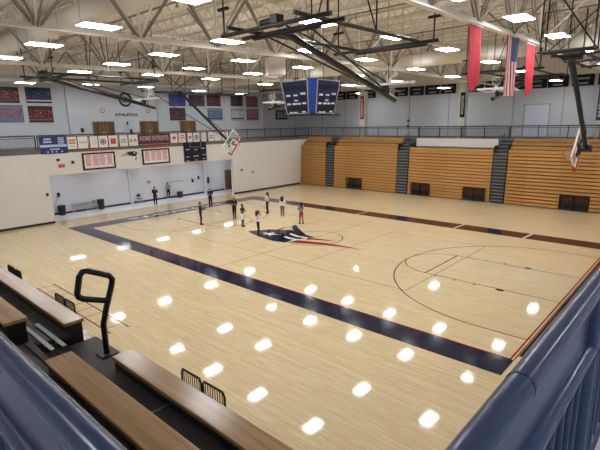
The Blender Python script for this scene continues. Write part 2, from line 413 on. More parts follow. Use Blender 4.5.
struct('ceiling', MB().box(XU - .3, 25.3, -27.3, 26.3, ROOF, ROOF + .15), M['deck'])
# panel joints and pilasters of the upper walls
k = 3
for yy in (-3.8, 5.2, 14.0, 19.95):
    struct('trim_%d' % k, MB().box(XU, XU + (.18 if yy != 5.2 else .1), yy - .16, yy + .16, MZ, 11.35), M['grey_wall']); k += 1
for xx in (-20.6, -16.9, -14.0, -8.05, -3.45, 3.0, 7.25, 12.0):
    struct('trim_%d' % k, MB().box(xx - .04, xx + .04, YU - .025, YU, MZ, 10.75), M['panel_seam']); k += 1
for i, xx in enumerate((-11.2, -.05, 11.1)):
    o = struct('column_%d' % (i + 1), MB().box(xx - .33, xx + .33, 21.3, 21.9, MZ, 10.3), M['pillar'])
struct('trim_%d' % k, MB().box(-4.0, 3.8, 20.3, 20.45, 4.66, 5.42), M['white']); k += 1
dn = struct('door_2', MB().box(4.05, 6.2, YU - .05, YU, MZ, 8.35), M['pale_panel'])
MB().box(4.0, 4.08, YU - .08, YU, MZ, 8.42).box(6.17, 6.25, YU - .08, YU, MZ, 8.42).box(4.0, 6.25, YU - .08, YU, 8.35, 8.42).build('door_frame', M['panel_seam'], dn)
# brown double doors on the west concourse
def double_door(n, y0, y1):
    d = struct('door_%d' % n, MB().box(XU, XU + .06, y0, y1, MZ, 7.48), M['door_brown'])
    ym = (y0 + y1) / 2
    MB().box(XU + .06, XU + .1, y0 - .07, y0, MZ, 7.55).box(XU + .06, XU + .1, y1, y1 + .07, MZ, 7.55).box(XU + .06, XU + .1, y0 - .07, y1 + .07, 7.48, 7.55).box(XU + .06, XU + .08, ym - .02, ym + .02, MZ, 7.48).build('door_frame', M['steel_dark'], d)
    for s in (-1, 1):
        MB().box(XU + .06, XU + .07, ym + s * .3 - .09, ym + s * .3 + .09, 6.3, 7.3).build('door_pane', M['door_pane'], d)
        MB().tube((XU + .06, ym + s * .1, 6.4), (XU + .12, ym + s * .1, 6.4), .02).tube((XU + .12, ym + s * .1, 6.2), (XU + .12, ym + s * .1, 6.6), .015).build('door_handle', M['steel'], d)
double_door(3, -1.8, .2); double_door(4, 2.95, 4.9); double_door(5, 7.65, 9.6)

# ================================================================== ROOF STRUCTURE
def zc(y): return 10.5 - .0115 * abs(y - 6)
def truss(x, label):
    t = thing('roof_truss', label, 'truss', (x, 0, 10.4), 'steel roof trusses')
    MB().bar((x, -26.9, zc(-26.9)), (x, 6, zc(6)), .24, .05).bar((x, 6, zc(6)), (x, 25.9, zc(25.9)), .24, .05) \
        .bar((x, -26.9, zc(-26.9) + .09), (x, 6, zc(6) + .09), .05, .16).bar((x, 6, zc(6) + .09), (x, 25.9, zc(25.9) + .09), .05, .16).build('bottom_chord', M['steel'], t)
    MB().box(x - .12, x + .12, -26.9, 25.9, 12.62, 12.72).build('top_chord', M['steel'], t)
    ys = [-26 + 3.65 * i for i in range(15)]
    for i, yy in enumerate(ys):
        if yy > 25: break
        for s, mm in ((-1, M['steel_dark']), (1, M['steel_dark'])):  # shading of the beige webs is put into the darker steel colour
            y2 = yy + s * 1.82
            if -26.9 < y2 < 25.9:
                MB().bar((x - .06, yy + s * .1, zc(yy) + .1), (x - .06, y2, 12.64), .045, .07).bar((x + .06, yy + s * .1, zc(yy) + .1), (x + .06, y2, 12.64), .045, .07).build('web_member', mm, t)
        MB().bar((x, yy, zc(yy) + .1), (x, yy, 12.64), .08, .08).build('web_post', M['steel'], t)
        # kicker braces out to the neighbouring joists
        for sx in (-1, 1):
            MB().bar((x, yy, zc(yy) + .08), (x + sx * 2.0, yy, 12.35), .06, .06).build('knee_brace', M['steel_dark'] if i % 2 else M['steel'], t)
    return t
truss(11.25, 'beige steel truss carrying the flag and the two red pennants')
truss(1.1, 'beige steel truss crossing overhead at the hanging scoreboard')
truss(-9.2, 'beige steel truss behind the scoreboard, nearest the concourse photos but one')
truss(-19.4, 'beige steel truss farthest back, just before the upper concourse wall')
j0 = None
for i in range(29):
    yy = -25.4 + 1.8 * i
    if j0 is None:
        j0 = thing('bar_joist', 'thin beige bar joist under the roof deck', 'joist', (0, yy, 12.4), 'roof bar joists')
        MB().bar((-25.4, yy, 12.9), (24.9, yy, 12.9), .1, .06).build('top_chord', M['joist'], j0)
        MB().bar((-25.4, yy, 12.38), (24.9, yy, 12.38), .08, .05).build('bottom_chord', M['joist'], j0)
        mb = MB(); n = 62
        for q in range(n):
            xa = -25.3 + q * .81
            mb.bar((xa, yy, 12.4), (xa + .405, yy, 12.88), .03, .03).bar((xa + .405, yy, 12.88), (xa + .81, yy, 12.4), .03, .03)
        mb.build('web_lattice', M['joist'], j0)
    else: dup(j0, (0, yy, 12.4))
# ducts, pipes
t = thing('air_duct', 'large round pale air duct running over the near side lights', 'duct', (0, -11.7, 11.8))
MB().tube((-25.2, -11.7, 11.82), (24, -11.7, 11.82), .5, 24).build('duct_pipe', M['duct'], t)
for q in range(24): MB().tube((-24 + 2 * q, -11.7, 11.82), (-23.94 + 2 * q, -11.7, 11.82), .515, 24).build('seam_ring', M['duct'], t)
t = thing('air_duct', 'pale round air duct passing behind the red pennants', 'duct', (0, 9.5, 11.2))
MB().tube((-25.2, 9.2, 11.2), (24, 9.2, 11.2), .48, 24).build('duct_pipe', M['duct'], t)
for q in range(24): MB().tube((-24 + 2 * q, 9.2, 11.2), (-23.94 + 2 * q, 9.2, 11.2), .495, 24).build('seam_ring', M['duct'], t)
for yy, lb in ((-8.9, 'dark sprinkler pipe under the joists nearest the camera'), (-1.3, 'dark sprinkler pipe under the joists above the centre court'), (5.6, 'dark sprinkler pipe under the joists on the bleacher side')):
    t = thing('sprinkler_pipe', lb, 'pipe', (0, yy, 12.2), 'sprinkler pipes')
    MB().tube((-25, yy, 12.28), (24.5, yy, 12.28), .045, 8).build('pipe_run', M['steel_dark'], t)
    for q in range(12): MB().tube((-24 + 4 * q, yy, 12.1), (-24 + 4 * q, yy, 12.28), .03, 8).tube((-24 + 4 * q, yy, 12.05), (-24 + 4 * q, yy, 12.1), .06, 8).build('sprinkler_head', M['steel_dark'], t)

# ---- ceiling lights
def make_light(lab):
    t = thing('ceiling_light', lab, 'light', (0, 0, 0), 'gym ceiling lights')
    L_, W_ = .63, .37
    MB().box(-W_, W_, -L_, L_, .0, .05).build('housing', M['white'], t)
    MB().box(-W_ + .02, W_ - .02, -L_ + .02, L_ - .02, -.012, 0).build('diffuser', M['lamp'], t)
    MB().box(-W_ + .06, W_ - .06, -L_ + .06, L_ - .06, .05, .06).build('added_uplight', M['roof_fill'], t)  # added glowing panel, throws extra light up at the roof deck
    for s in (-1, 1): MB().tube((0, s * .6, .06), (0, s * .6, 1.95), .012, 6).build('hanger_rod', M['steel_dark'], t)
    return t
xs = (12.3, 7.3, 2.4, -2.5, -7.3, -12.2, -22.0); ys = (-13.6, -8.15, -3.05, 2.0, 7.9, 13.6)
zs = (10.33, 10.45, 10.58, 10.58, 10.45, 10.32)
ordx = ('nearest the east basket', 'second from the east basket', 'third from the east basket', 'fourth from the east basket', 'fifth from the east basket', 'sixth from the east basket', 'over the west concourse')
ordy = ('row closest to the camera', 'second row from the camera', 'third row from the camera', 'fourth row from the camera', 'fifth row, towards the bleachers', 'row nearest the far bleachers')
l0 = None
for j, yy in enumerate(ys):
    for i, xx in enumerate(xs):
        lab = 'white panel light %s, %s' % (ordx[i], ordy[j])
        if l0 is None: l0 = make_light(lab); l0.location = (xx, yy, zs[j])
        else: dup(l0, (xx, yy, zs[j]), None, lab)
for j, yy in enumerate((-18.5, -8.0, 2.0, 12.0)):
    dup(l0, (21.8, yy, 10.45), None, 'added unseen white panel light over the east walkway, %s of four' % ('first', 'second', 'third', 'fourth')[j])  # out of view, added to brighten the floor at lower right
for xx in (-7.3, 2.4, 12.3): dup(l0, (xx, -23.6, 10.2), None, 'added unseen white panel light over the near walkway, %s one of three' % {-7.3: 'left', 2.4: 'middle', 12.3: 'right'}[xx])  # unseen lamps behind the camera, added for extra light
for xx in (-12.2, -2.5, 7.3): dup(l0, (xx, 22.6, 10.15), None, 'white panel light over the far walkway, %s one' % {-12.2: 'left', -2.5: 'middle', 7.3: 'right'}[xx])
r0 = None
for i, yy in enumerate((-6.6, -2.6, 1.4, 5.4, 9.4)):
    if r0 is None:
        r0 = thing('ceiling_light', 'flat white light in the recess ceiling, first from the left end', 'light', (-20.2, yy, 3.52), 'recess ceiling lights')
        MB().box(-20.5, -19.9, yy - .6, yy + .6, 3.55, 3.585).build('housing', M['white'], r0)
        MB().box(-20.46, -19.94, yy - .56, yy + .56, 3.53, 3.55).build('diffuser', M['lamp_recess'], r0)
    else:
        dup(r0, (-20.2, yy, 3.52), None, 'flat white light in the recess ceiling, %s from the left end' % ('', 'second', 'third', 'fourth', 'fifth')[i])

# ================================================================== NORTH BLEACHERS
def row_y(i, n, z_top): return 19.05 + .035 * i
def bleacher(x0, x1, nrow, lab, nope=()):
    t = thing('bleacher_section', lab, 'bleachers', ((x0 + x1) / 2, 19.6, 0), 'far wooden bleachers')
    rise = .285
    pos = []
    y = 19.05
    for i in range(nrow):
        z = .04 + rise * i
        if i >= 16: y += .40
        else: y += .014
        segs = [(x0, x1)]
        if i < 4:
            for a, b in nope:
                ns = []
                for p, q in segs:
                    if a > p and b < q: ns += [(p, a), (b, q)]
                    else: ns.append((p, q))
                segs = ns
        for p, q in segs:
            MB().box(p, q, y, y + .28, z + .05, z + rise - .02).build('seat_row', M['oak'], t)
            MB().box(p + .01, q - .01, y + .05, y + .5, z, z + .05).build('row_gap', M['oak'] if i >= 15 else M['wheel_panel'], t)
        pos.append((y, z))
    MB().box(x0 + .02, x1 - .02, 19.75, 20.75, .0, nrow * rise - .5).build('understructure', M['black'], t)
    return t
bleacher(-18.3, -14.65, 19, 'wooden bleacher section in the far corner, shortest of the four')
bleacher(-13.4, -5.5, 19, 'wooden bleacher section behind the red pillar banner', [(-11.5, -9.65)])
bleacher(-4.15, 3.82, 16, 'lower wooden bleacher section under the plain cream fascia', [(-3.75, -1.85), (1.4, 3.4)])
bleacher(5.1, 17.8, 19, 'long wooden bleacher section behind the east basket', [(9.3, 11.35)])
def aisle(x0, x1, lab):
    t = thing('aisle_stairs', lab, 'stairs', ((x0 + x1) / 2, 19.5, 0), 'bleacher aisle stairs')
    y = 19.05
    for i in range(18):
        z = .285 * (i + .5); y += .014 if i < 15 else .36
        MB().box(x0 + .06, x1 - .06, y, y + .6, z - .13, z + .13).build('step', M['step_dark'], t)
        MB().box(x0 + .06, x1 - .06, y - .01, y + .05, z + .05, z + .13).build('step_edge', M['grey_step'], t)
    for s in (x0, x1 - .05): MB().box(s, s + .05, 19.3, 20.7, 0, 4.9).build('side_panel', M['step_dark'], t)
    yy = 20.3
    xm = (x0 + x1) / 2
    MB().path([(xm - .25, 20.1, 4.7), (xm - .25, 20.1, 5.6), (xm - .25, 20.5, 5.85), (xm - .25, 20.75, 5.6), (xm - .25, 20.75, 5.1)], .025).build('grab_rail', M['black'], t)
    return t
aisle(-14.6, -13.45, 'dark aisle stairs nearest the west wall')
aisle(-5.45, -4.2, 'dark aisle stairs left of the cream fascia')
aisle(3.88, 5.05, 'dark aisle stairs right of the cream fascia')
def grate(x, y, lab, grp, facing=-1, panel=True, w=.96):
    """pair of black barred rails at the foot of the bleachers"""
    t = thing('front_rail', lab, 'rail', (x, y, 0), grp)
    for s in (-1, 1):
        a, b = sorted((x + s * .04, x + s * (.04 + w)))
        r = .022 if not panel else .02
        MB().path([(a, y, 0.0), (a, y, 1.12), (a + .05, y, 1.22), (b - .05, y, 1.22), (b, y, 1.12), (b, y, 0.0)], .028, 8).build('rail_frame', M['black_gloss'], t)
        MB().tube((a, y, .32), (b, y, .32), .02, 8).build('lower_bar', M['black_gloss'], t)
        n = 9
        for k in range(1, n): MB().tube((a + (b - a) * k / n, y, .32), (a + (b - a) * k / n, y, 1.21), .013, 6).build('bar', M['black_gloss'], t)
    if panel:
        MB().box(x - .93, x + .93, y + .04, y + .07, .02, .55).build('kick_panel', M['black'], t)
        MB().box(x - .93, x + .93, y + .3, y + .36, .02, 1.14).build('back_panel', M['wheel_panel'], t)
    return t
for x, lb in ((-10.57, 'barred rail in the bleacher gap below the red pillar banner'), (-2.75, 'barred rail in the gap at the left of the lower section'), (2.47, 'barred rail in the gap at the right of the lower section'), (10.32, 'barred rail in the gap of the section behind the east basket')):
    grate(x, 19.0, lb, 'rails in the far bleachers')
for x, lb in ((9.85, 'black barred rail beyond the near bench at the bottom of the picture'), (1.78, 'black barred rail by the painted ladder and handrail'), (-3.6, 'black barred rail at the far left end of the near bench')):
    grate(x, -15.6, lb, 'rails before the near bleachers', panel=False, w=.8)

# ================================================================== NEAR BLEACHERS
def near_bleacher(x0a, x1a, x0b, x1b, lab):
    t = thing('bleacher_section', lab, 'bleachers', ((x0a + x1a) / 2, -18, 0), 'near wooden bleachers')
    MB().box(x0a, x1a, -19.11, -18.85, 4.47, 4.52).build('front_bench', M['pine'], t, bevel=.01)
    MB().box(x0a + .01, x1a - .01, -19.08, -18.88, 4.05, 4.47).build('front_riser', M['black'], t)
    MB().box(x0b, x1b, -19.80, -19.52, 4.71, 4.76).build('rear_bench', M['pine'], t, bevel=.01)
    MB().box(x0b + .01, x1b - .01, -19.77, -19.55, 4.3, 4.71).build('rear_riser', M['black'], t)
    MB().box(x0a, x1a, -19.54, -19.05, 4.30, 4.36).build('foot_deck', M['deck_black'], t)
    MB().box(x0b, x1b, -20.7, -19.76, 4.55, 4.61).build('foot_deck', M['deck_black'], t)
    x = math.ceil(x0a / 1.2) * 1.2
    while x < x1a: MB().box(x - .012, x + .012, -19.53, -19.06, 4.36, 4.366).build('deck_joint', M['grey_step'], t); x += 1.2
    for i in range(14):
        z = .2 + .295 * i; y = -15.75 - .218 * i
        e_ = .12 if i == 13 else 0
        MB().box(x0a - e_, x1a + e_, y - .27, y, z - .04, z).build('lower_bench', M['pine'], t)
        MB().box(x0a + .01, x1a - .01, y - .25, y - .03, max(0, z - .33), z - .04).build('lower_riser', M['black'], t)
    return t
near_bleacher(13.3, 17.6, 13.3, 17.6, 'near wooden bleacher benches right of the black handrail')
near_bleacher(-6, 11.96, -6, 11.95, 'near wooden bleacher benches left of the black handrail')
t = thing('aisle_stairs', 'dark near aisle stairs with two pale strips by the railing', 'stairs', (12.6, -19, 0))
MB().box(11.98, 13.28, -19.54, -18.72, 4.08, 4.20).build('step', M['deck_black'], t)
MB().box(11.98, 13.28, -20.7, -19.56, 4.32, 4.44).build('step', M['deck_black'], t)
MB().box(12.1, 13.17, -18.72, -18.52, 3.85, 3.95).build('step', M['deck_black'], t)
MB().box(12.06, 13.25, -19.62, -19.55, 4.44, 4.46).build('step_edge', M['step_dark'], t)
for y0 in (-19.42, -19.28): MB().box(11.3, 12.3, y0, y0 + .055, 4.366, 4.378).build('pale_strip', M['strip_light'], t)
for i in range(13):
    z = .2 + .295 * i; y = -15.6 - .222 * i
    MB().box(12.1, 13.17, y - .3, y, z - .1, z).build('step', M['step_dark'], t)
t = thing('handrail', 'black looped aisle handrail standing between the near benches', 'handrail', (12.6, -18.86, 4.2))
pl = [(12.6, -18.86, 4.205), (12.6, -18.86, 4.62), (12.6, -18.80, 4.82), (12.6, -18.70, 5.10), (12.6, -18.68, 5.18), (12.6, -18.72, 5.24), (12.6, -18.98, 5.37), (12.6, -19.04, 5.37), (12.6, -19.08, 5.32), (12.6, -19.13, 5.12), (12.6, -19.12, 5.07), (12.6, -19.07, 5.03), (12.6, -18.76, 4.91)]
MB().path(pl, .038, 14).build('rail_tube', M['black_gloss'], t)
MB().box(12.5, 12.7, -18.96, -18.76, 4.20, 4.22).build('base_plate', M['black'], t)
tag(MB().box(11.1, 11.93, -19.535, -19.45, 4.361, 4.372).build('floor_cloth', M['plum']), 'dark plum cloth strip lying on the aisle deck by the railing', 'cloth')

# ================================================================== NEAR BLUE RAILINGS
def near_rail(a, b, lab, seams):
    a, b = Vector(a), Vector(b); d = (b - a).normalized()
    t = thing('guard_railing', lab, 'railing', tuple(a), 'blue guard railings by the camera')
    P = lambda s, z: (a + d * s) + Vector((0, 0, z))
    L_ = (b - a).length
    MB().tube(P(-.02, 1.024), P(L_, 1.024), .035, 28).build('top_rail', M['rail_blue'], t)
    MB().tube(P(0, .775), P(L_, .775), .036, 20).build('second_rail', M['rail_blue'], t)
    MB().tube(P(0, .10), P(L_, .10), .03, 16).build('bottom_rail', M['rail_blue'], t)
    sd = Vector((0, 0, 1)).cross(d) * .006
    MB().obox((P(0, .9) + P(L_, .9)) / 2, (P(L_, 0) - P(0, 0)) / 2, sd, (0, 0, .105)).build('gap_filler_strip', M['rail_blue'], t)  # added filler strip standing in for the shaded gap between the rails
    s = .8; k = 0
    n = 0
    while s < L_:
        if k % 10 == 7:
            MB().tube(P(s, 0), P(s, 1.0), .038, 18).build('post', M['rail_blue'], t)
            MB().tube(P(s, 0), P(s, .02), .08, 18).build('post_base', M['rail_blue'], t)
        elif n < 98:
            MB().tube(P(s, .1), P(s, .765), .017, 10).build('baluster', M['rail_blue'], t); n += 1
        s += .12; k += 1
    for q in seams:
        MB().tube(P(q, 1.024), P(q + .005, 1.024), .0362, 28).build('joint_seam', M['seam'], t)
    return t
near_rail((17.88, -20.867, MZ), (17.88, -9.0, MZ), 'blue grey pipe railing along the right of the walkway corner', (.77, 3.0, 5.4))
near_rail((17.80, -20.867, MZ), (6.0, -20.867, MZ), 'blue grey pipe railing above the near benches at lower left', (3.4, 6.0))

# ================================================================== FAR RAILINGS
def far_rail(p, q, lab, grp, step=2.4, fill=.11, col='rail_dark'):
    p, q = Vector(p), Vector(q); L_ = (q - p).length; d = (q - p).normalized(); n = max(1, round(L_ / step)); w = L_ / n
    t = thing('guard_railing', lab, 'railing', tuple(p), grp)
    P = lambda s, z: p + d * s + Vector((0, 0, z))
    MB().tube(P(0, 1.05), P(L_, 1.05), .045, 8).build('top_rail', M[col], t)
    MB().tube(P(0, .9), P(L_, .9), .025, 8).build('second_rail', M[col], t)
    MB().tube(P(0, .1), P(L_, .1), .025, 8).build('bottom_rail', M[col], t)
    for i in range(n + 1): MB().tube(P(i * w, 0), P(i * w, 1.07), .04, 8).build('post', M[col], t)
    for i in range(n):
        mb = MB(); s = fill
        while s < w - .03: mb.tube(P(i * w + s, .1), P(i * w + s, .9), .012, 5); s += fill
        mb.build('baluster_grille', M[col], t)
    return t
far_rail((XW - .1, -21, MZ), (XW - .1, -9.2, MZ), 'dark railing on the cream wall left of the blue banner', 'concourse railings')
far_rail((XW - .1, -9.05, MZ), (XW - .1, 8.45, MZ), 'dark railing carrying the row of white sponsor signs', 'concourse railings')
far_rail((XW - .1, 8.6, MZ), (XW - .1, 20.9, MZ), 'dark railing between the white signs and the far corner', 'concourse railings')
far_rail((XW, 21.18, MZ), (-4.3, 21.18, MZ), 'dark railing above the bleachers at the red pillar banner', 'far walkway railings', fill=.16)
far_rail((-4.2, 21.18, MZ), (4.4, 21.18, MZ), 'dense black railing above the cream fascia', 'far walkway railings', fill=.07, col='black')
far_rail((4.5, 21.18, MZ), (17.8, 21.18, MZ), 'dark railing above the bleachers behind the east basket', 'far walkway railings', fill=.13)
# folded dark tables leaning behind the dense railing
# ================================================================== WALL SIGNS (west)
def bars(mb, o, r, u, w, h, rows, m=0, fill=.62, seed=1, th=.004, cols=1):
    """short printed lines"""
    rnd = random.Random(seed); o, r, u = Vector(o), Vector(r), Vector(u); n = r.cross(u).normalized()
    for c in range(cols):
        cw = w / cols; cx = -w / 2 + cw * (c + .5)
        for k in range(rows):
            lw = cw * (.55 + .35 * rnd.random()) * .5; cy = h / 2 - h * (k + .5) / rows
            mb.obox(o + r * cx + u * cy + n * th / 2, r * lw, u * (h / rows * fill / 2), n * th / 2, m)
    return mb
RY, UZ = (0, 1, 0), (0, 0, 1)
xs_ = XW + .06
t = thing('rail_banner', 'dark blue banner with pale stripe at left end of the sign row', 'banner', (xs_, -8.03, 5.18))
MB().box(xs_, xs_ + .03, -9.0, -7.12, 5.18, 6.45).build('banner_sheet', M['blue_banner'], t)
MB().box(xs_ + .03, xs_ + .035, -8.98, -7.1, 5.66, 5.84).build('pale_stripe', M['blue_pale'], t)
bars(MB(), (xs_ + .031, -8.45, 6.14), RY, UZ, .8, .4, 2, seed=3).build('printed_line', M['blue_pale'], t)
bars(MB(), (xs_ + .031, -7.5, 6.12), RY, UZ, .7, .5, 4, seed=4).build('printed_line', M['blue_pale'], t)
bars(MB(), (xs_ + .031, -8.0, 5.5), RY, UZ, .9, .15, 1, seed=5).build('printed_line', M['blue_pale'], t)
for q in (-8.5, -8.2, -7.9, -7.5): MB().ell((xs_ + .033, q, 5.32), .005, .07, .06).build('printed_mark', M['blue_pale'], t)
spans = [(-7.05, -6.37), (-6.29, -5.53), (-5.37, -4.75), (-4.67, -3.94), (-3.85, -3.11), (-2.94, -2.24), (-2.15, -1.35), (1.82, 2.54), (2.65, 3.39), (3.6, 4.15), (4.26, 4.93), (5.15, 5.73), (5.96, 6.67), (6.73, 7.52), (7.64, 8.39)]
descs = ['white sign with pale red lettering, first after the blue banner', 'white sign with thin grey wavy mark, second after the blue banner', 'white sign with faint grey diagonal mark, third after the blue banner', 'white sign with dark round emblem, fourth after the blue banner', 'white sign with red square block, fifth after the blue banner', 'white sign with faint grey print, sixth after the blue banner', 'white sign with two dark chevrons beside the maroon sign', 'white sign with small maroon mark just right of the maroon sign', 'white sign with pink print, second right of the maroon sign', 'narrow white sign with orange mark, third right of the maroon sign', 'white sign with dark red emblem above the wall scoreboard', 'plain cream sign right of the dark red emblem sign', 'white sign with grey slanted print near the row end', 'white sign with dark diagonal mark, second to last', 'white sign at the right end by the west basket']
cols_ = [(214, 110, 116), (130, 134, 134), (170, 170, 164), (70, 62, 60), (190, 80, 84), (170, 166, 162), (60, 60, 66), (150, 50, 60), (214, 120, 130), (200, 120, 70), (110, 40, 44), (220, 214, 200), (140, 140, 150), (70, 70, 80), (170, 170, 176)]
for i, (y0, y1) in enumerate(spans):
    t = thing('sponsor_sign', descs[i], 'sign', (xs_, (y0 + y1) / 2, 5.5), 'white sponsor signs on the railing')
    z0 = 5.45 if i < 7 else 5.52; z1 = 6.36
    MB().box(xs_, xs_ + .03, y0 - .04, y1 + .04, z0 - .05, z1 + .05).build('backing_frame', M['maroon_sign'], t)
    MB().box(xs_ + .03, xs_ + .04, y0, y1, z0, z1).build('sign_face', M['paper'], t)
    mm = mat('sign_print', cols_[i], .5); yc = (y0 + y1) / 2; zc_ = (z0 + z1) / 2; w = y1 - y0; X = xs_ + .045
    mb = MB()
    if i in (0, 8): bars(mb, (X, yc, zc_ + .1), RY, UZ, w * .9, .4, 2, seed=i); bars(mb, (X, yc, zc_ - .25), RY, UZ, w * .6, .1, 1, seed=i)
    elif i == 1: mb.path([(X, yc + w * (-.36 + .09 * q), zc_ + .07 * math.sin(q * 1.7)) for q in range(9)], .025, 6)
    elif i == 2: mb.bar((X, yc - .2, zc_ - .2), (X, yc + .22, zc_ + .25), .03, .01).bar((X, yc - .05, zc_ - .25), (X, yc + .25, zc_ - .05), .03, .01)
    elif i in (3, 10): mb.path([(X, yc + .2 * math.cos(q * PI / 8), zc_ + .2 * math.sin(q * PI / 8)) for q in range(16)], .035, 6, True).ell((X, yc, zc_), .01, .1, .1)
    elif i == 4: mb.obox((X, yc, zc_), (.005, 0, 0), (0, w * .3, 0), (0, 0, .22))
    elif i == 6:
        for s in (-1, 1): mb.bar((X, yc + s * .18 - .12, zc_ - .15), (X, yc + s * .18, zc_ + .12), .05, .01).bar((X, yc + s * .18, zc_ + .12), (X, yc + s * .18 + .08, zc_ - .1), .05, .01)
    elif i in (7, 9): mb.poly([(X, yc - .22, zc_ + .12), (X, yc + .22, zc_ + .12), (X, yc + .05, zc_ - .16), (X, yc, zc_), (X, yc - .05, zc_ - .16)], (.005, 0, 0))
    elif i == 13: mb.bar((X, yc - .25, zc_ + .15), (X, yc + .25, zc_ - .2), .07, .01)
    else: bars(mb, (X, yc, zc_), RY, UZ, w * .8, .36, 2, seed=i)
    mb.build('sign_mark', mm, t)
t = thing('home_sign', 'maroon sign with pale capitals in the middle of the white sign row', 'sign', (xs_, .23, 5.5))
MB().box(xs_, xs_ + .04, -1.28, 1.74, 5.42, 6.42).build('sign_face', M['maroon_sign'], t)
text_mesh(MB(), 'HOME PATRIOTS', (xs_ + .04, .23, 6.02), RY, UZ, .42, .01, width=2.75).build('lettering', M['pink_text'], t)
MB().box(xs_ + .04, xs_ + .05, -1.25, 1.7, 5.5, 5.54).build('rule_line', M['pink_text'], t)
# record boards
def record(y0, y1, z0, z1, title, lab, tl):
    x = XW + .01; yc = (y0 + y1) / 2
    t = thing('record_board', lab, 'board', (x, yc, z0), 'record boards on the lintel')
    MB().box(x, x + .05, y0, y1, z0, z1).build('board_face', M['paper'], t)
    MB().box(x, x + .09, y0 - .06, y0 + .06, z0 - .06, z1 + .06).box(x, x + .09, y1 - .06, y1 + .06, z0 - .06, z1 + .06).box(x, x + .09, y0, y1, z1 - .06, z1 + .06).box(x, x + .09, y0, y1, z0 - .06, z0 + .06).build('frame', M['black'], t)
    MB().box(x + .05, x + .06, yc - .012, yc + .012, z0 + .05, z1 - .05).build('centre_rule', M['plastic_grey'], t)
    bars(MB(), (x + .051, yc, (z0 + z1) / 2 + .08), RY, UZ, (y1 - y0) * .9, (z1 - z0) * .72, 10, seed=int(y0 * 10) + 50, cols=4, fill=.5).build('record_line', M['red_print'], t)
    text_mesh(MB(), title, (x + .01, yc, z1 + .28), RY, UZ, .22, .02, width=tl).build('title_lettering', M['red_text'], t)
record(-6.03, -3.52, 3.82, 5.02, 'PATRIOTS', 'record board under the red PATRIOTS title', 1.9)
record(-.98, 1.55, 3.86, 5.04, 'LADY PATRIOTS', 'record board under the red LADY PATRIOTS title', 2.3)
# wall emblem: small head with red streamers
t = thing('wall_emblem', 'small navy head emblem with red streamers between the record boards', 'emblem', (XW + .01, -2.1, 4.6))
e = lambda pts: [(XW + .01, y, z) for y, z in pts]
MB().poly(e([(-2.35, 4.98), (-1.75, 5.0), (-1.48, 4.9), (-1.45, 4.72), (-1.62, 4.7), (-1.55, 4.55), (-1.95, 4.62), (-2.2, 4.68)]), (.02, 0, 0)).build('emblem_hat', M['dark_text'], t)
MB().poly(e([(-1.95, 4.6), (-1.62, 4.58), (-1.6, 4.42), (-1.75, 4.36), (-1.9, 4.48)]), (.02, 0, 0)).build('emblem_face', M['white'], t)
MB().poly(e([(-1.62, 4.52), (-1.55, 4.56), (-1.58, 4.3), (-1.72, 4.3)]), (.03, 0, 0)).build('emblem_chin', M['dark_text'], t)
MB().poly(e([(-3.05, 4.66), (-2.3, 4.95), (-2.25, 4.88)]), (.02, 0, 0)).poly(e([(-2.9, 4.6), (-2.2, 4.82), (-2.18, 4.72)]), (.02, 0, 0)).build('emblem_streamer', M['red_text'], t)
MB().ell((XW + .03, -1.72, 4.86), .02, .07, .06).build('emblem_star', M['white'], t)
# wall scoreboard
t = thing('wall_scoreboard', 'black wall scoreboard with white labels right of the record boards', 'scoreboard', (XW + .01, 4.38, 3.72))
x = XW + .01
MB().box(x, x + .15, 3.14, 5.6, 3.74, 5.5).build('case', M['board_black'], t, bevel=.01)
mb = MB()
for yc, zc2, w, h in ((3.5, 4.86, .42, .08), (4.38, 4.82, .36, .07), (5.2, 4.9, .42, .08), (3.45, 4.18, .36, .07), (4.38, 4.22, .6, .07), (5.3, 4.3, .36, .07), (3.45, 3.82, .36, .06), (4.38, 3.84, .3, .06), (5.3, 3.9, .34, .06)):
    mb.box(x + .15, x + .156, yc - w / 2, yc + w / 2, zc2 - h / 2, zc2 + h / 2)
mb.box(x + .15, x + .156, 3.78, 3.8, 5.05, 5.48).box(x + .15, x + .156, 4.96, 4.98, 5.05, 5.48).box(x + .15, x + .156, 3.78, 4.98, 5.05, 5.07)
mb.build('printed_label', M['label_white'], t)
for yc in (3.5, 4.38, 5.25):
    for zc2 in (4.6, 4.05): MB().box(x + .15, x + .154, yc - .28, yc + .28, zc2 - .12, zc2 + .12).build('digit_window', M['board_navy'], t)
# small wall fittings
tag(MB().box(XW, XW + .1, -7.85, -7.45, 4.12, 4.36).box(XW + .1, XW + .12, -7.78, -7.52, 4.17, 4.31).build('wall_mounted_alarm', M['red_print']), 'small red alarm box on the cream lintel under the blue banner', 'alarm')
tag(MB().box(XW, XW + .08, -7.95, -7.75, 4.62, 4.78).build('wall_sensor', M['black']), 'small dark fitting above the red alarm box', 'sensor')
tag(MB().box(XW, XW + .08, -6.9, -6.72, 4.35, 4.55).build('wall_sensor', M['black']), 'small dark fitting right of the red alarm box', 'sensor')
tag(MB().box(XW, XW + .06, -9.0, -8.84, 2.1, 2.32).box(XW + .06, XW + .08, -8.96, -8.88, 2.14, 2.28).build('switch_box', M['black']), 'black switch box on the cream wall left of the recess', 'switch')
tag(MB().box(XW, XW + .06, 9.9, 10.1, 2.3, 2.5).build('switch_box', M['black']), 'black switch box on the cream wall right of the recess', 'switch')
tag(MB().box(XW, XW + .05, 11.4, 11.7, 1.95, 2.2).build('wall_plate', M['plastic_grey']), 'grey plate on the cream wall right of the recess', 'plate')
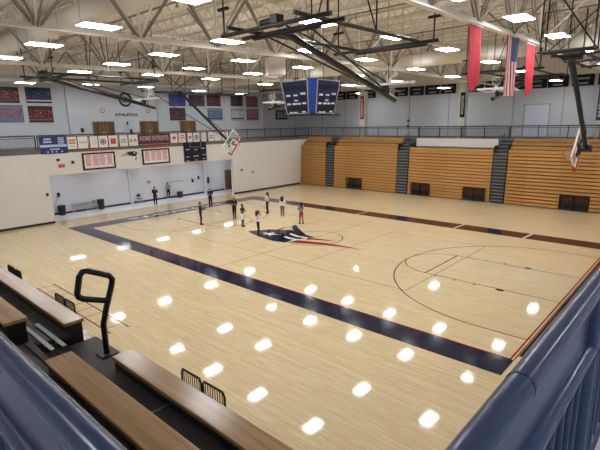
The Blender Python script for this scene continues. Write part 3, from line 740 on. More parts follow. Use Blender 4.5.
# emblem disc and lettering on the upper west wall
x = XU + .005
t = thing('round_wall_sign', 'round black ring emblem with letter B above the ATHLETICS lettering', 'emblem', (x, 1.6, 9.0))
MB().path([(x + .105, 1.6 + .58 * math.cos(q * PI / 24), 9.6 + .58 * math.sin(q * PI / 24)) for q in range(48)], .1, 8, True).build('ring', M['black'], t)
MB().box(x, x + .02, 1.6 - .26, 1.6 + .26, 9.34, 9.86).build('inner_square', M['black'], t)
text_mesh(MB(), 'B', (x + .025, 1.6, 9.6), RY, UZ, .34, .01).build('letter', M['label_white'], t)
o = text_mesh(MB(), 'ATHLETICS', (x, 1.6, 8.16), RY, UZ, .27, .03, width=2.35).build('wall_lettering', M['dark_text'])
tag(o, 'black ATHLETICS lettering on the grey concourse wall', 'lettering')
for yc, lb in ((-.75, 'small pink ring light left of the ATHLETICS lettering'), (3.95, 'small pink ring light right of the ATHLETICS lettering')):
    t = thing('ring_light', lb, 'light', (x, yc, 8.55), 'alarm rings on the concourse wall')
    MB().path([(x + .04, yc + .2 * math.cos(q * PI / 8), 8.55 + .2 * math.sin(q * PI / 8)) for q in range(16)], .035, 6, True).build('ring', M['red_print'], t)
    MB().ell((x + .02, yc, 8.55), .04, .1, .1).build('lens', M['label_white'], t)
tag(MB().box(x, x + .1, 1.85, 2.05, 6.3, 6.75).box(x + .1, x + .13, 1.88, 2.02, 6.4, 6.6).build('wall_phone', M['black']), 'black wall phone between the brown double doors', 'phone')
tag(MB().box(x, x + .1, 1.55, 1.68, 7.2, 7.5).build('wall_speaker', M['black']), 'small black speaker below the ATHLETICS lettering', 'speaker')
tag(MB().box(x, x + .1, -2.95, -2.7, 6.6, 6.95).build('wall_phone', M['black']), 'black wall box left of the first brown double door', 'box')
# team pictures
PICS = [(-9.3, -7.68, 9.12, 10.33, (40, 26, 30), (214, 190, 180), (170, 40, 50), (120, 40, 44), 'team poster in red at top left edge of the concourse wall'),
        (-7.13, -5.17, 9.15, 10.38, (20, 20, 26), (204, 176, 170), (50, 60, 130), (220, 210, 220), 'team poster on black with blue figures, second of the top row'),
        (-9.3, -7.55, 7.58, 8.9, (120, 116, 130), (220, 200, 190), (140, 50, 60), (90, 110, 170), 'pale crowded team poster at bottom left edge of the concourse wall'),
        (-7.11, -5.21, 7.55, 8.85, (30, 28, 30), (206, 176, 170), (170, 40, 52), (110, 100, 96), 'red team poster on black, below the blue figure poster'),
        (6.53, 8.5, 9.1, 10.25, (34, 44, 112), (120, 130, 190), (50, 60, 140), (70, 80, 150), 'blue poster at the left of the eight right hand posters'),
        (9.0, 11.04, 9.12, 10.25, (60, 40, 50), (180, 160, 160), (90, 60, 80), (80, 70, 110), 'dark plum poster right of the blue one'),
        (11.4, 13.3, 9.15, 10.28, (40, 26, 30), (170, 100, 100), (150, 44, 54), (80, 40, 44), 'red and black team poster above the blue crowd poster'),
        (14.87, 16.66, 9.2, 10.35, (50, 40, 46), (190, 170, 170), (100, 60, 66), (60, 50, 56), 'dark mixed team poster right of the pilaster, top'),
        (17.29, 19.13, 9.11, 10.35, (110, 100, 104), (210, 90, 90), (200, 50, 56), (70, 60, 60), 'team poster with big red group, top right end'),
        (6.52, 8.4, 7.61, 8.85, (52, 24, 36), (210, 180, 190), (110, 50, 66), (90, 60, 76), 'dark maroon poster with pale lettering, below the blue one'),
        (11.44, 13.49, 7.57, 8.85, (120, 130, 150), (60, 66, 110), (60, 70, 130), (40, 50, 120), 'pale and blue crowd poster below the red and black one'),
        (14.85, 16.73, 7.54, 8.83, (170, 164, 160), (190, 70, 76), (230, 226, 224), (40, 36, 38), 'pale poster with dark foot right of the pilaster, bottom'),
        (17.29, 19.22, 7.52, 8.85, (130, 120, 130), (200, 60, 66), (190, 50, 60), (110, 40, 46), 'red group poster at the bottom right end')]
for y0, y1, z0, z1, bg, a1, a2, bd, lb in PICS:
    t = thing('team_poster', lb, 'poster', (x, (y0 + y1) / 2, z0), 'team posters on the concourse wall')
    MB().box(x, x + .03, y0 - .03, y1 + .03, z0 - .03, z1 + .03).build('backing', M['black'], t)
    MB().box(x + .03, x + .035, y0, y1, z0, z1).build('printed_picture', picture('team_picture', bg, a1, a2, bd), t)
# ================================================================== NORTH WALL BANNERS
RX = (1, 0, 0)
yb = YU - .06
bn = [(-17.62, 'first'), (-15.86, 'second'), (-13.3, 'third'), (-9.1, 'fourth'), (-7.2, 'fifth'), (-5.36, 'sixth'), (-3.6, 'seventh'), (-.75, 'eighth'), (1.08, 'ninth'), (3.1, 'tenth'), (4.95, 'eleventh'), (6.7, 'twelfth'), (8.65, 'thirteenth'), (10.6, 'last')]
b0 = None
for i, (xx, od) in enumerate(bn):
    lb = 'black felt banner with two white printed lines, %s from the left on the far wall' % od
    if b0 is None:
        b0 = thing('championship_banner', lb, 'banner', (xx, yb, 9.8), 'black banners along the far wall')
        MB().box(xx - .84, xx + .84, yb - .02, yb, 9.8, 10.72).build('banner_cloth', M['banner_black'], b0)
        mb = bars(MB(), (xx, yb - .021, 10.42), RX, UZ, 1.5, .26, 1, seed=3); bars(mb, (xx, yb - .021, 10.02), RX, UZ, 1.1, .24, 1, seed=9)
        mb.build('printed_line', M['plastic_grey'], b0)
        MB().tube((xx - .85, yb - .01, 10.74), (xx + .85, yb - .01, 10.74), .02, 8).build('hanging_rod', M['black'], b0)
    else: dup(b0, (xx, yb, 9.8), None, lb)
def pillar_banner(xx, z0, z1, m, txt, lab):
    t = thing('pillar_banner', lab, 'banner', (xx, 21.2, z0))
    MB().box(xx - .22, xx + .22, 21.25, 21.3, z0, z1).build('banner_cloth', M[m], t)
    text_mesh(MB(), txt, (xx, 21.245, (z0 + z1) / 2), (0, 0, 1), (-1, 0, 0), .24, .003, width=(z1 - z0) * .8).build('lettering', M['label_white'], t)
    for z in (z0, z1): MB().tube((xx - .26, 21.27, z), (xx + .26, 21.27, z), .02, 8).build('banner_arm', M['black'], t)
pillar_banner(-11.15, 7.4, 9.75, 'banner_red', 'PATRIOTS', 'red vertical banner on the left cream pillar')
pillar_banner(.03, 7.35, 9.55, 'banner_black', 'WOOSTER', 'black vertical banner with white capitals on the middle pillar')
pillar_banner(10.95, 6.9, 9.4, 'blue_banner', 'PATRIOTS', 'dark blue banner on the pillar at the right edge')
for xx, z, lb in ((-8.15, 7.1, 'upper'), (-8.15, 6.5, 'lower')):
    tag(MB().box(xx - .1, xx + .1, YU - .1, YU, z - .15, z + .15).build('wall_box', M['step_dark']), '%s of two small black boxes on the far wall joint' % lb, 'box')
t = thing('wall_cabinet', 'dark framed display under the left end of the far wall banners', 'cabinet', (-25.4, 24.0, 7.5))
MB().box(XU, XU + .12, 22.3, 24.4, 7.55, 8.75).build('case', M['black'], t)
mb = MB()
for q in range(3): mb.box(XU + .12, XU + .13, 22.45 + q * .64, 22.95 + q * .64, 7.75, 8.6)
mb.build('pane', M['plastic_grey'], t)

# ================================================================== BASKETBALL GOALS
def board_parts(t, c, w, u, n, pad='flag_red', rim='flag_red'):
    """backboard with padding, target, rim and net: c centre, w width axis, u up axis, n facing axis"""
    c, w, u, n = Vector(c), Vector(w).normalized(), Vector(u).normalized(), Vector(n).normalized()
    b = MB().obox(c, w * .915, u * .535, n * .02).build('backboard', M['glass'], t)
    mb = MB()
    for s in (-1, 1): mb.obox(c + w * s * .9, w * .03, u * .56, n * .035)
    for s in (-1, 1): mb.obox(c + u * s * .53, w * .93, u * .03, n * .035)
    mb.build('board_frame', M['white'], b)
    mb = MB()
    for s in (-1, 1): mb.obox(c + u * -.18 + w * s * .3, w * .025, u * .23, n * .028)
    for s in (-.41, .05): mb.obox(c + u * s, w * .3, u * .025, n * .028)
    mb.build('target_square', M['white'], b)
    mb = MB().obox(c - u * .565, w * .95, u * .05, n * .05)
    for s in (-1, 1): mb.obox(c - u * .4 + w * s * .93, w * .045, u * .19, n * .05)
    mb.build('edge_padding', M[pad], b)
    rc = c - u * .40 + n * .40
    r = MB().path([rc + w * .228 * math.cos(q * PI / 12) + n * .228 * math.sin(q * PI / 12) for q in range(24)], .014, 8, True)
    r.obox(c - u * .40 + n * .1, w * .07, u * .05, n * .08)
    r = r.build('rim', M[rim], t)
    mb = MB()
    for q in range(12):
        for dq in (1, -1):
            a = [q * PI / 6, (q + dq * .5) * PI / 6, (q + dq) * PI / 6]
            rr = (.225, .17, .12); hh = (0, -.2, -.42)
            P = [rc + w * rr[i] * math.cos(a[i]) + n * rr[i] * math.sin(a[i]) + u * hh[i] for i in range(3)]
            mb.path(P, .006, 4)
    mb.build('net', M['white'], r)
def main_goal(xg, face, ph, lab, ylo=-2.9, y0=0.0):
    t = thing('basketball_goal', lab, 'basketball goal', (xg, y0, 9.4))
    d = Vector((0, math.sin(ph), -math.cos(ph))); w = Vector((0, math.cos(ph), math.sin(ph))); n = Vector((face, 0, 0))
    p0 = Vector((xg - face * .55, y0, 9.42)); p1 = p0 + d * 5.85
    MB().tube(p0, p1, .1, 16).build('mast', M['black'], t)
    MB().tube(p0 + Vector((0, ylo + .5, -.1)), p1 - d * .5, .03, 8).tube(p0 + d * 2.2 + w * .05, p1 + w * .35 - d * .7, .035, 8).build('brace', M['black'], t)
    for s in (-.5, .5):
        MB().tube((xg - face * .55 + s, y0 + ylo, 9.5), (xg - face * .55 + s, y0 + 6.1, 9.5), .055, 10).build('frame_beam', M['black'], t)
    for yy in (ylo, -.6, .6, 3.2, 6.1): MB().tube((xg - face * .55 - .9, y0 + yy, 9.58), (xg - face * .55 + .9, y0 + yy, 9.58), .05, 10).build('cross_beam', M['black'], t)
    for s in (-.9, .9):
        for yy in (ylo, -.3, 3.2, 6.1): MB().tube((xg - face * .55 + s, y0 + yy, 9.58), (xg - face * .55 + s, y0 + yy, 12.4), .028, 8).build('hanger_rod', M['black'], t)
    MB().tube((xg - face * .55 - .9, y0 - .3, 9.6), (xg - face * .55 + .9, y0 + 3.2, 12.35), .028, 8).tube((xg - face * .55 + .9, y0 - .3, 9.6), (xg - face * .55 - .9, y0 + ylo, 12.35), .028, 8).build('sway_brace', M['black'], t)
    MB().obox(p0 + Vector((0, 0, .02)), (.3, 0, 0), (0, .2, 0), (0, 0, .14)).build('pivot_block', M['black'], t)
    MB().obox(p1, n * .26, w * .12, d * .12).obox(p1 + n * .28, n * .04, w * .5, d * .08).obox(p1 + n * .28, n * .04, w * .08, d * .4).build('board_bracket', M['black'], t)
    board_parts(t, p1 + n * .36, w if face < 0 else -w, -d, n)
    return t
main_goal(-12.75, 1, math.radians(49), 'west court basket swung up sideways in front of the white signs')
main_goal(12.85, -1, math.radians(50), 'east court basket swung up sideways at the right edge', -1.0)
def cross_goal(xg, sy, lab, dz=.225):
    """side court goal folded flat under the roof: sy=-1 near side (folded towards +y)"""
    t = thing('basketball_goal', lab, 'basketball goal', (xg, sy * 11.2, 9.6))
    q = -sy
    Y = lambda v: sy * v
    dy = math.sqrt(1 - dz * dz); d = Vector((0, q * dy, -dz)); n = Vector((0, q * dz, dy)); w = Vector((1, 0, 0))
    p0 = Vector((xg, Y(11.2), 9.6)); p1 = p0 + d * 6.0
    MB().tube(p0, p1 + d * .3, .1, 16).build('mast', M['black_gloss'], t)
    for s in (-.55, .55): MB().tube(p0 + w * s * 1.6 + n * .06, p1 + w * s * .25 - d * .6 + n * .06, .032, 8).build('brace', M['black'], t)
    MB().path([p0 + n * .2, p0 + d * 2 + n * .35, p1 - d * .6 + n * .45, p1 - d * .25 + n * .3, p1 - d * .2], .028, 8).build('fold_link', M['black'], t)
    for s in (-1.3, 1.3): MB().tube((xg + s, Y(12.2), 9.78), (xg + s, Y(5.6), 9.78), .055, 10).build('frame_beam', M['black'], t)
    for yy, e in ((11.75, 2.1), (11.0, 2.0), (6.1, 2.2), (5.6, 1.5)): MB().tube((xg - e, Y(yy), 9.7), (xg + e, Y(yy), 9.7), .06, 10).build('cross_beam', M['black'], t)
    for s in (-2.0, 2.0):
        for yy in (11.75, 6.1):
            MB().tube((xg + s, Y(yy), 9.7), (xg + s, Y(yy), 10.45), .03, 8).bar((xg + s - .22, Y(yy), 10.45), (xg + s + .22, Y(yy), 10.45), .1, .08).tube((xg + s, Y(yy), 10.45), (xg + s, Y(yy), 12.4), .025, 8).build('hanger_rod', M['black'], t)
    for s in (-1.3, 1.3): MB().tube((xg + s, Y(8.5), 9.78), (xg + s * .3, Y(8.5), 12.4), .025, 8).tube((xg + s, Y(8.5), 9.78), (xg + s, Y(8.5), 12.4), .025, 8).build('sway_brace', M['black'], t)
    MB().tube(p0 - w * 1.3, p0 + w * 1.3, .07, 12).build('pivot_tube', M['black'], t)
    MB().tube((xg - .7, Y(11.4), 9.9), (xg - .2, Y(11.4), 9.9), .11, 12).obox((xg - .1, Y(11.4), 9.9), (.12, 0, 0), (0, .15, 0), (0, 0, .15)).build('winch', M['black'], t)
    MB().obox(p1 - d * .5 + n * .15, n * .14, w * .1, d * .1).build('board_bracket', M['black'], t)
    db = Vector((0, q * .996, .09)); nb = Vector((0, -q * .09, .996))
    board_parts(t, p1 - d * .55 + Vector((0, 0, .32)), w * q, -db, nb, 'white', 'steel')
    MB().tube(p1 - d * .3 + n * .3, (xg, p1.y - q * .2, 9.72), .012, 6).build('lift_cable', M['black'], t)
    return t
cross_goal(8.6, -1, 'black folded practice basket frame overhead, nearest the camera', .272)
cross_goal(-8.9, -1, 'black folded practice basket frame at upper left before the posters')
cross_goal(8.6, 1, 'folded practice basket behind the flag, far side')
cross_goal(-8.9, 1, 'folded practice basket behind the white speaker box, far side')

# ================================================================== HANGING THINGS
# centre scoreboard: four leaning faces joined by blue corner panels over a dark tray
def centre_board():
    cx, cy = -.2, 0.05; z0, z1 = 7.62, 9.42
    t = thing('hanging_scoreboard', 'four sided navy scoreboard hanging over the centre court', 'scoreboard', (cx, cy, z0))
    rb, rt = 1.12, 1.42       # apothem at bottom and top
    hw_b, hw_t = .82, 1.0
    for k in range(4):
        a = k * PI / 2
        n = Vector((math.cos(a), math.sin(a), 0)); w = Vector((-math.sin(a), math.cos(a), 0))
        c0 = Vector((cx, cy, z0)) + n * rb; c1 = Vector((cx, cy, z1)) + n * rt
        P = [c0 - w * hw_b, c0 + w * hw_b, c1 + w * hw_t, c1 - w * hw_t]
        f = MB().poly(P, -n * .1).build('score_face', M['board_navy'], t)
        e = (c1 - c0); el = e.length; e.normalize(); nn = w.cross(e).normalized()
        if nn.dot(n) < 0: nn = -nn
        def pt(u, v): return c0 + w * u + e * (v * el)
        mb = MB()
        for p, q in ((0, 1), (1, 2), (2, 3), (3, 0)): mb.bar(P[p], P[q], .05, .05)
        mb.build('edge_trim', M['plastic_grey'], f)
        mb = MB(); sc = lambda v: hw_b + (hw_t - hw_b) * v
        for u, v, ww, hh in ((-.62, .56, .17, .05), (0, .56, .17, .045), (.62, .6, .2, .05), (-.68, .3, .15, .045), (-.15, .3, .2, .045), (.25, .3, .12, .045), (.68, .31, .15, .045), (-.6, .03, .12, .04), (-.2, .03, .15, .04), (.6, .05, .14, .04), (0, .4, .14, .04)):
            mb.obox(pt(u * sc(v), v) + nn * .012, w * ww * .9, e * hh, nn * .008)
        mb.build('printed_label', M['label_white'], f)
        for u, v in ((-.6, .78), (.6, .78), (0, .8), (-.62, .44), (.62, .46), (-.6, .16), (0, .16), (.6, .17)):
            MB().obox(pt(u * sc(v), v) + nn * .006, w * .26, e * .13, nn * .005).build('digit_window', M['board_black'], f)
        MB().poly([pt(0, .44) + nn * .014 + w * (.13 if q % 2 == 0 else .08) * math.cos(q * PI / 5) + e * (.13 if q % 2 == 0 else .08) * math.sin(q * PI / 5) for q in range(10)], nn * .006).build('centre_emblem', M['board_blue'], f)
        n2 = Vector((math.cos(a + PI / 2), math.sin(a + PI / 2), 0)); w2 = Vector((-math.sin(a + PI / 2), math.cos(a + PI / 2), 0))
        d0 = Vector((cx, cy, z0)) + n2 * rb; d1 = Vector((cx, cy, z1 + .08)) + n2 * rt
        MB().poly([c0 + w * hw_b, d0 - w2 * hw_b, d1 - w2 * hw_t, c1 + w * hw_t + Vector((0, 0, .08))], (n + n2) * -.04).build('corner_panel', M['board_blue'], t)
    MB().box(cx - 1.25, cx + 1.25, cy - 1.25, cy + 1.25, z0 - .14, z0 - .07).build('bottom_tray', M['black'], t)
    MB().box(cx - .9, cx + .9, cy - .9, cy + .9, z0 - .08, z1 - .05).build('core', M['black'], t)
    MB().box(cx - 1.4, cx + 1.4, cy - .06, cy + .06, z1 - .05, z1 + .05).box(cx - .06, cx + .06, cy - 1.4, cy + 1.4, z1 - .05, z1 + .05).build('top_frame', M['black'], t)
    for sx in (-1, 1):
        for sy in (-1, 1): MB().tube((cx + sx, cy + sy * .0, z1), (cx + sx, cy, 12.4), .015, 6).build('hanging_cable', M['black'], t)
    return t
centre_board()
t = thing('speaker_box', 'white box speaker hanging left of the navy scoreboard', 'speaker', (5.9, -8.4, 8.9))
def spk():
    c = Vector((-4.03, 1.0, 10.68))
    MB().obox(c, (.43, -.25, 0), (.28, .48, 0), (0, 0, .55)).build('cabinet', M['white'], t, bevel=.02)
    MB().obox(c + Vector((.44, -.256, 0)), (.013, -.0075, 0), (.25, .43, 0), (0, 0, .5)).build('grille', M['paper'], t)
    for s in (-.3, .3): MB().tube(c + Vector((0, s, .54)), (c.x, c.y + s, 12.4), .012, 6).build('hanging_cable', M['black'], t)
t.location = (-4.03, 1.0, 10.12)
spk()
# flags
def pennant(y0, y1, z1, z0, lab):
    x = 11.28
    t = thing('hanging_pennant', lab, 'pennant', (x, (y0 + y1) / 2, z1), 'red pennants on the truss')
    n, m = 10, 24; vs = []; fs = []
    for th in (0, -.012):
        for j in range(m + 1):
            v = j / m
            for i in range(n + 1):
                u = i / n
                zz = z1 - (z1 - z0) * v
                if v > .8: 
                    k = (v - .8) / .2; lim = abs(u - .5) * 2
                    zz = z1 - (z1 - z0) * (.8 + .2 * k * (1 - lim))
                yy = y0 + (y1 - y0) * u
                xx = x + .05 * math.sin(u * 7 + v * 2) * v + .02 * math.sin(u * 17)
                vs.append((xx + th, yy, zz))
    K = (n + 1) * (m + 1)
    for b in (0, K):
        for j in range(m):
            for i in range(n): fs.append((b + j * (n + 1) + i, b + j * (n + 1) + i + 1, b + (j + 1) * (n + 1) + i + 1, b + (j + 1) * (n + 1) + i))
    MB().add(vs, fs, 0, True).build('pennant_cloth', M['flag_red'], t)
    MB().tube((x, y0 - .04, z1), (x, y1 + .04, z1), .025, 8).build('top_rod', M['steel'], t)
pennant(-4.88, -3.78, 10.33, 8.05, 'red pointed pennant left of the striped flag')
pennant(1.4, 2.6, 10.36, 8.1, 'red pointed pennant right of the striped flag')
def us_flag(y0, y1, z1, z0):
    x = 11.28
    t = thing('hanging_flag', 'striped flag with star field hanging vertically between red pennants', 'flag', (x, (y0 + y1) / 2, z1))
    W = y1 - y0; st = W / 13
    bx = lambda y, z: x + .04 * math.sin((y - y0) * 6 + (z1 - z) * 1.1)
    def strip(a, b, za, zb, off):
        vs = []; m = 24
        for j in range(m + 1):
            z = za + (zb - za) * j / m
            for y in (a, b): vs.append((bx(y, z) + off, y, z))
        return vs, [(2 * j, 2 * j + 1, 2 * j + 3, 2 * j + 2) for j in range(m)]
    r, w_ = MB(), MB()
    for k in range(13):
        a, b = y0 + st * k, y0 + st * (k + 1)
        zt = z1 if k < 6 else z1 - .41 * (z1 - z0)
        vs, fs = strip(a, b, zt, z0, 0); (r if k % 2 == 0 else w_).add(vs, fs, 0, True)
    r.build('red_stripe', M['flag_red'], t); w_.build('white_stripe', M['flag_white'], t)
    c = MB()
    m = 8
    for k in range(7):
        vs, fs = strip(y0 + st * (6 + k), y0 + st * (7 + k), z1, z1 - .41 * (z1 - z0), 0); c.add(vs, fs, 0, True)
    c = c.build('star_field', M['flag_blue'], t)
    s_ = MB()
    for i in range(9):
        for j in range(11):
            if (i + j) % 2: continue
            yy = y0 + st * 6 + (i + .9) * st * 7 / 10; zz = z1 - .41 * (z1 - z0) * (j + .9) / 12
            P = [(bx(yy, zz) + .006, yy + (.028 if q % 2 == 0 else .011) * math.sin(q * PI / 5), zz + (.028 if q % 2 == 0 else .011) * math.cos(q * PI / 5)) for q in range(10)]
            s_.poly(P)
    s_.build('star', M['flag_white'], c)
    MB().tube((x, y0 - .05, z1), (x, y1 + .05, z1), .025, 8).build('top_rod', M['steel'], t)
us_flag(-1.2, .32, 10.4, 8.05)

# ================================================================== RECESS FURNITURE
def bin_(x, y, r, h, lab, m='black'):
    t = thing('trash_bin', lab, 'bin', (x, y, 0))
    MB().tube((x, y, 0), (x, y, h), r * .82, 20, r).build('body', M[m], t)
    MB().path([(x + r * math.cos(q * PI / 10), y + r * math.sin(q * PI / 10), h) for q in range(20)], .025, 8, True).build('rim', M[m], t)
    MB().tube((x, y, h - .02), (x, y, h + .01), r * .96, 20).build('liner', M['step_dark'], t)
bin_(-21.3, -7.0, .31, .78, 'black round trash bin at the left end of the recess')
bin_(-21.35, -3.7, .3, .85, 'black tall bin right of the small table in the recess')
t = thing('folding_table', 'light grey folding table against the recess wall', 'table', (-21.4, -5.4, 0))
MB().box(-21.7, -21.1, -6.1, -4.7, .70, .74).build('tabletop', M['plastic_grey'], t, bevel=.01)
for sx in (-21.65, -21.15):
    for sy in (-6.0, -4.8): MB().tube((sx, sy, 0), (sx, sy, .7), .02, 8).build('leg', M['steel'], t)
def stack_chair(x, y, rz, lab, m, grp):
    t = thing('folding_chair', lab, 'chair', (x, y, 0), grp); t.rotation_euler.z = 0
    MB().box(x - .21, x + .21, y - .21, y + .21, .43, .46).build('seat', M[m], t, bevel=.01)
    MB().box(x - .23, x - .2, y - .2, y + .2, .58, .85).build('backrest', M[m], t, bevel=.01)
    for sx in (-.2, .2):
        for sy in (-.19, .19): MB().tube((x + sx, y + sy, 0), (x + sx * .95, y + sy, .44 if sx > 0 else .84), .013, 8).build('leg', M['steel'], t)
stack_chair(-21.35, -4.25, 0, 'grey folding chair right of the light grey table', 'plastic_grey', None)
stack_chair(-21.4, 0.0, 0, 'dark folding chair alone against the recess wall', 'step_dark', None)
bin_(-21.3, 4.3, .3, .55, 'small black bin behind the standing people in the recess')
for yy, z, lb, s in ((-6.95, 1.65, 'black dispenser on the recess wall above the left bin', .2), (6.2, 1.45, 'black box on the recess wall left of the tall one', .16), (6.95, 1.7, 'small black box on the recess wall beside the pilaster', .14)):
    tag(MB().box(-21.8, -21.68, yy - s / 2, yy + s / 2, z - .17, z + .17).box(-21.68, -21.66, yy - s / 3, yy + s / 3, z - .1, z + .1).build('wall_dispenser', M['black']), lb, 'dispenser')
t = thing('fire_extinguisher', 'tall black extinguisher cabinet by the recess pilaster', 'extinguisher', (-21.7, 8.15, 1.1))
MB().tube((-21.7, 8.15, 1.0), (-21.7, 8.15, 1.6), .12, 14).build('cylinder', M['black'], t); MB().tube((-21.7, 8.15, 1.6), (-21.7, 8.15, 1.72), .05, 10).build('valve', M['plastic_grey'], t)
tag(MB().box(-21.8, -21.72, 1.1, 1.45, 1.7, 1.95).build('wall_sign', M['plastic_grey']), 'small grey notice on the recess wall above the standing pair', 'notice')
tag(MB().box(-21.8, -21.77, 3.6, 5.2, 1.55, 1.6).build('wall_rail', M['plastic_grey']), 'thin grey rail on the recess wall', 'rail')

# ================================================================== PEOPLE
def solid(parts, name, m, parent, voxel=.012, smooth=6):
    """one continuous skin grown over tapered limbs"""
    mb = MB()
    for p in parts:
        if p[0] == 'c':
            _, a, b, ra, rb = p
            mb.tube(a, b, ra, 14, rb); mb.ell(a, ra, ra, ra, 14, 10); mb.ell(b, rb, rb, rb, 14, 10)
        else:
            _, c, rx, ry, rz = p[:5]; mb.ell(c, rx, ry, rz, 18, 12, rot=p[5] if len(p) > 5 else None)
    me = bpy.data.meshes.new('tmp'); me.from_pydata(mb.v, [], mb.f); me.update()
    bm = bmesh.new(); bm.from_mesh(me); bmesh.ops.recalc_face_normals(bm, faces=bm.faces); bm.to_mesh(me); bm.free()
    o = bpy.data.objects.new('tmp', me); COL.objects.link(o)
    r = o.modifiers.new('r', 'REMESH'); r.mode = 'VOXEL'; r.voxel_size = voxel
    s = o.modifiers.new('s', 'SMOOTH'); s.iterations = smooth; s.factor = .5
    bpy.context.view_layer.update()
    ev = o.evaluated_get(bpy.context.evaluated_depsgraph_get())
    me2 = bpy.data.meshes.new_from_object(ev)
    bpy.data.objects.remove(o); bpy.data.meshes.remove(me)
    for p in me2.polygons: p.use_smooth = True
    me2.materials.clear(); me2.materials.append(m); me2.name = name
    ob = bpy.data.objects.new(name, me2); COL.objects.link(ob); ob.parent = parent
    return ob
SKIN = mat('skin', (176, 124, 100), .55); SKIN2 = mat('skin_dark', (120, 80, 62), .55); HAIR = mat('dark_hair', (30, 24, 24), .6); HAIRB = mat('brown_hair', (70, 40, 34), .6)
EYE = mat('eye', (30, 26, 26), .3); LIP = mat('lips', (150, 76, 72), .5)
CL = dict(black=mat('black_cloth', (24, 24, 28), .85), white=mat('white_shirt', (222, 218, 216), .85), pink=mat('pink_shirt', (214, 170, 172), .85), red=mat('red_shorts', (176, 62, 60), .85),
          grey=mat('grey_shirt', (150, 150, 156), .85), tan=mat('tan_leggings', (120, 98, 84), .85), navy=mat('navy_shirt', (34, 36, 56), .85), shoe=mat('dark_shoe', (40, 36, 38), .6), shoew=mat('white_shoe', (220, 216, 214), .6))
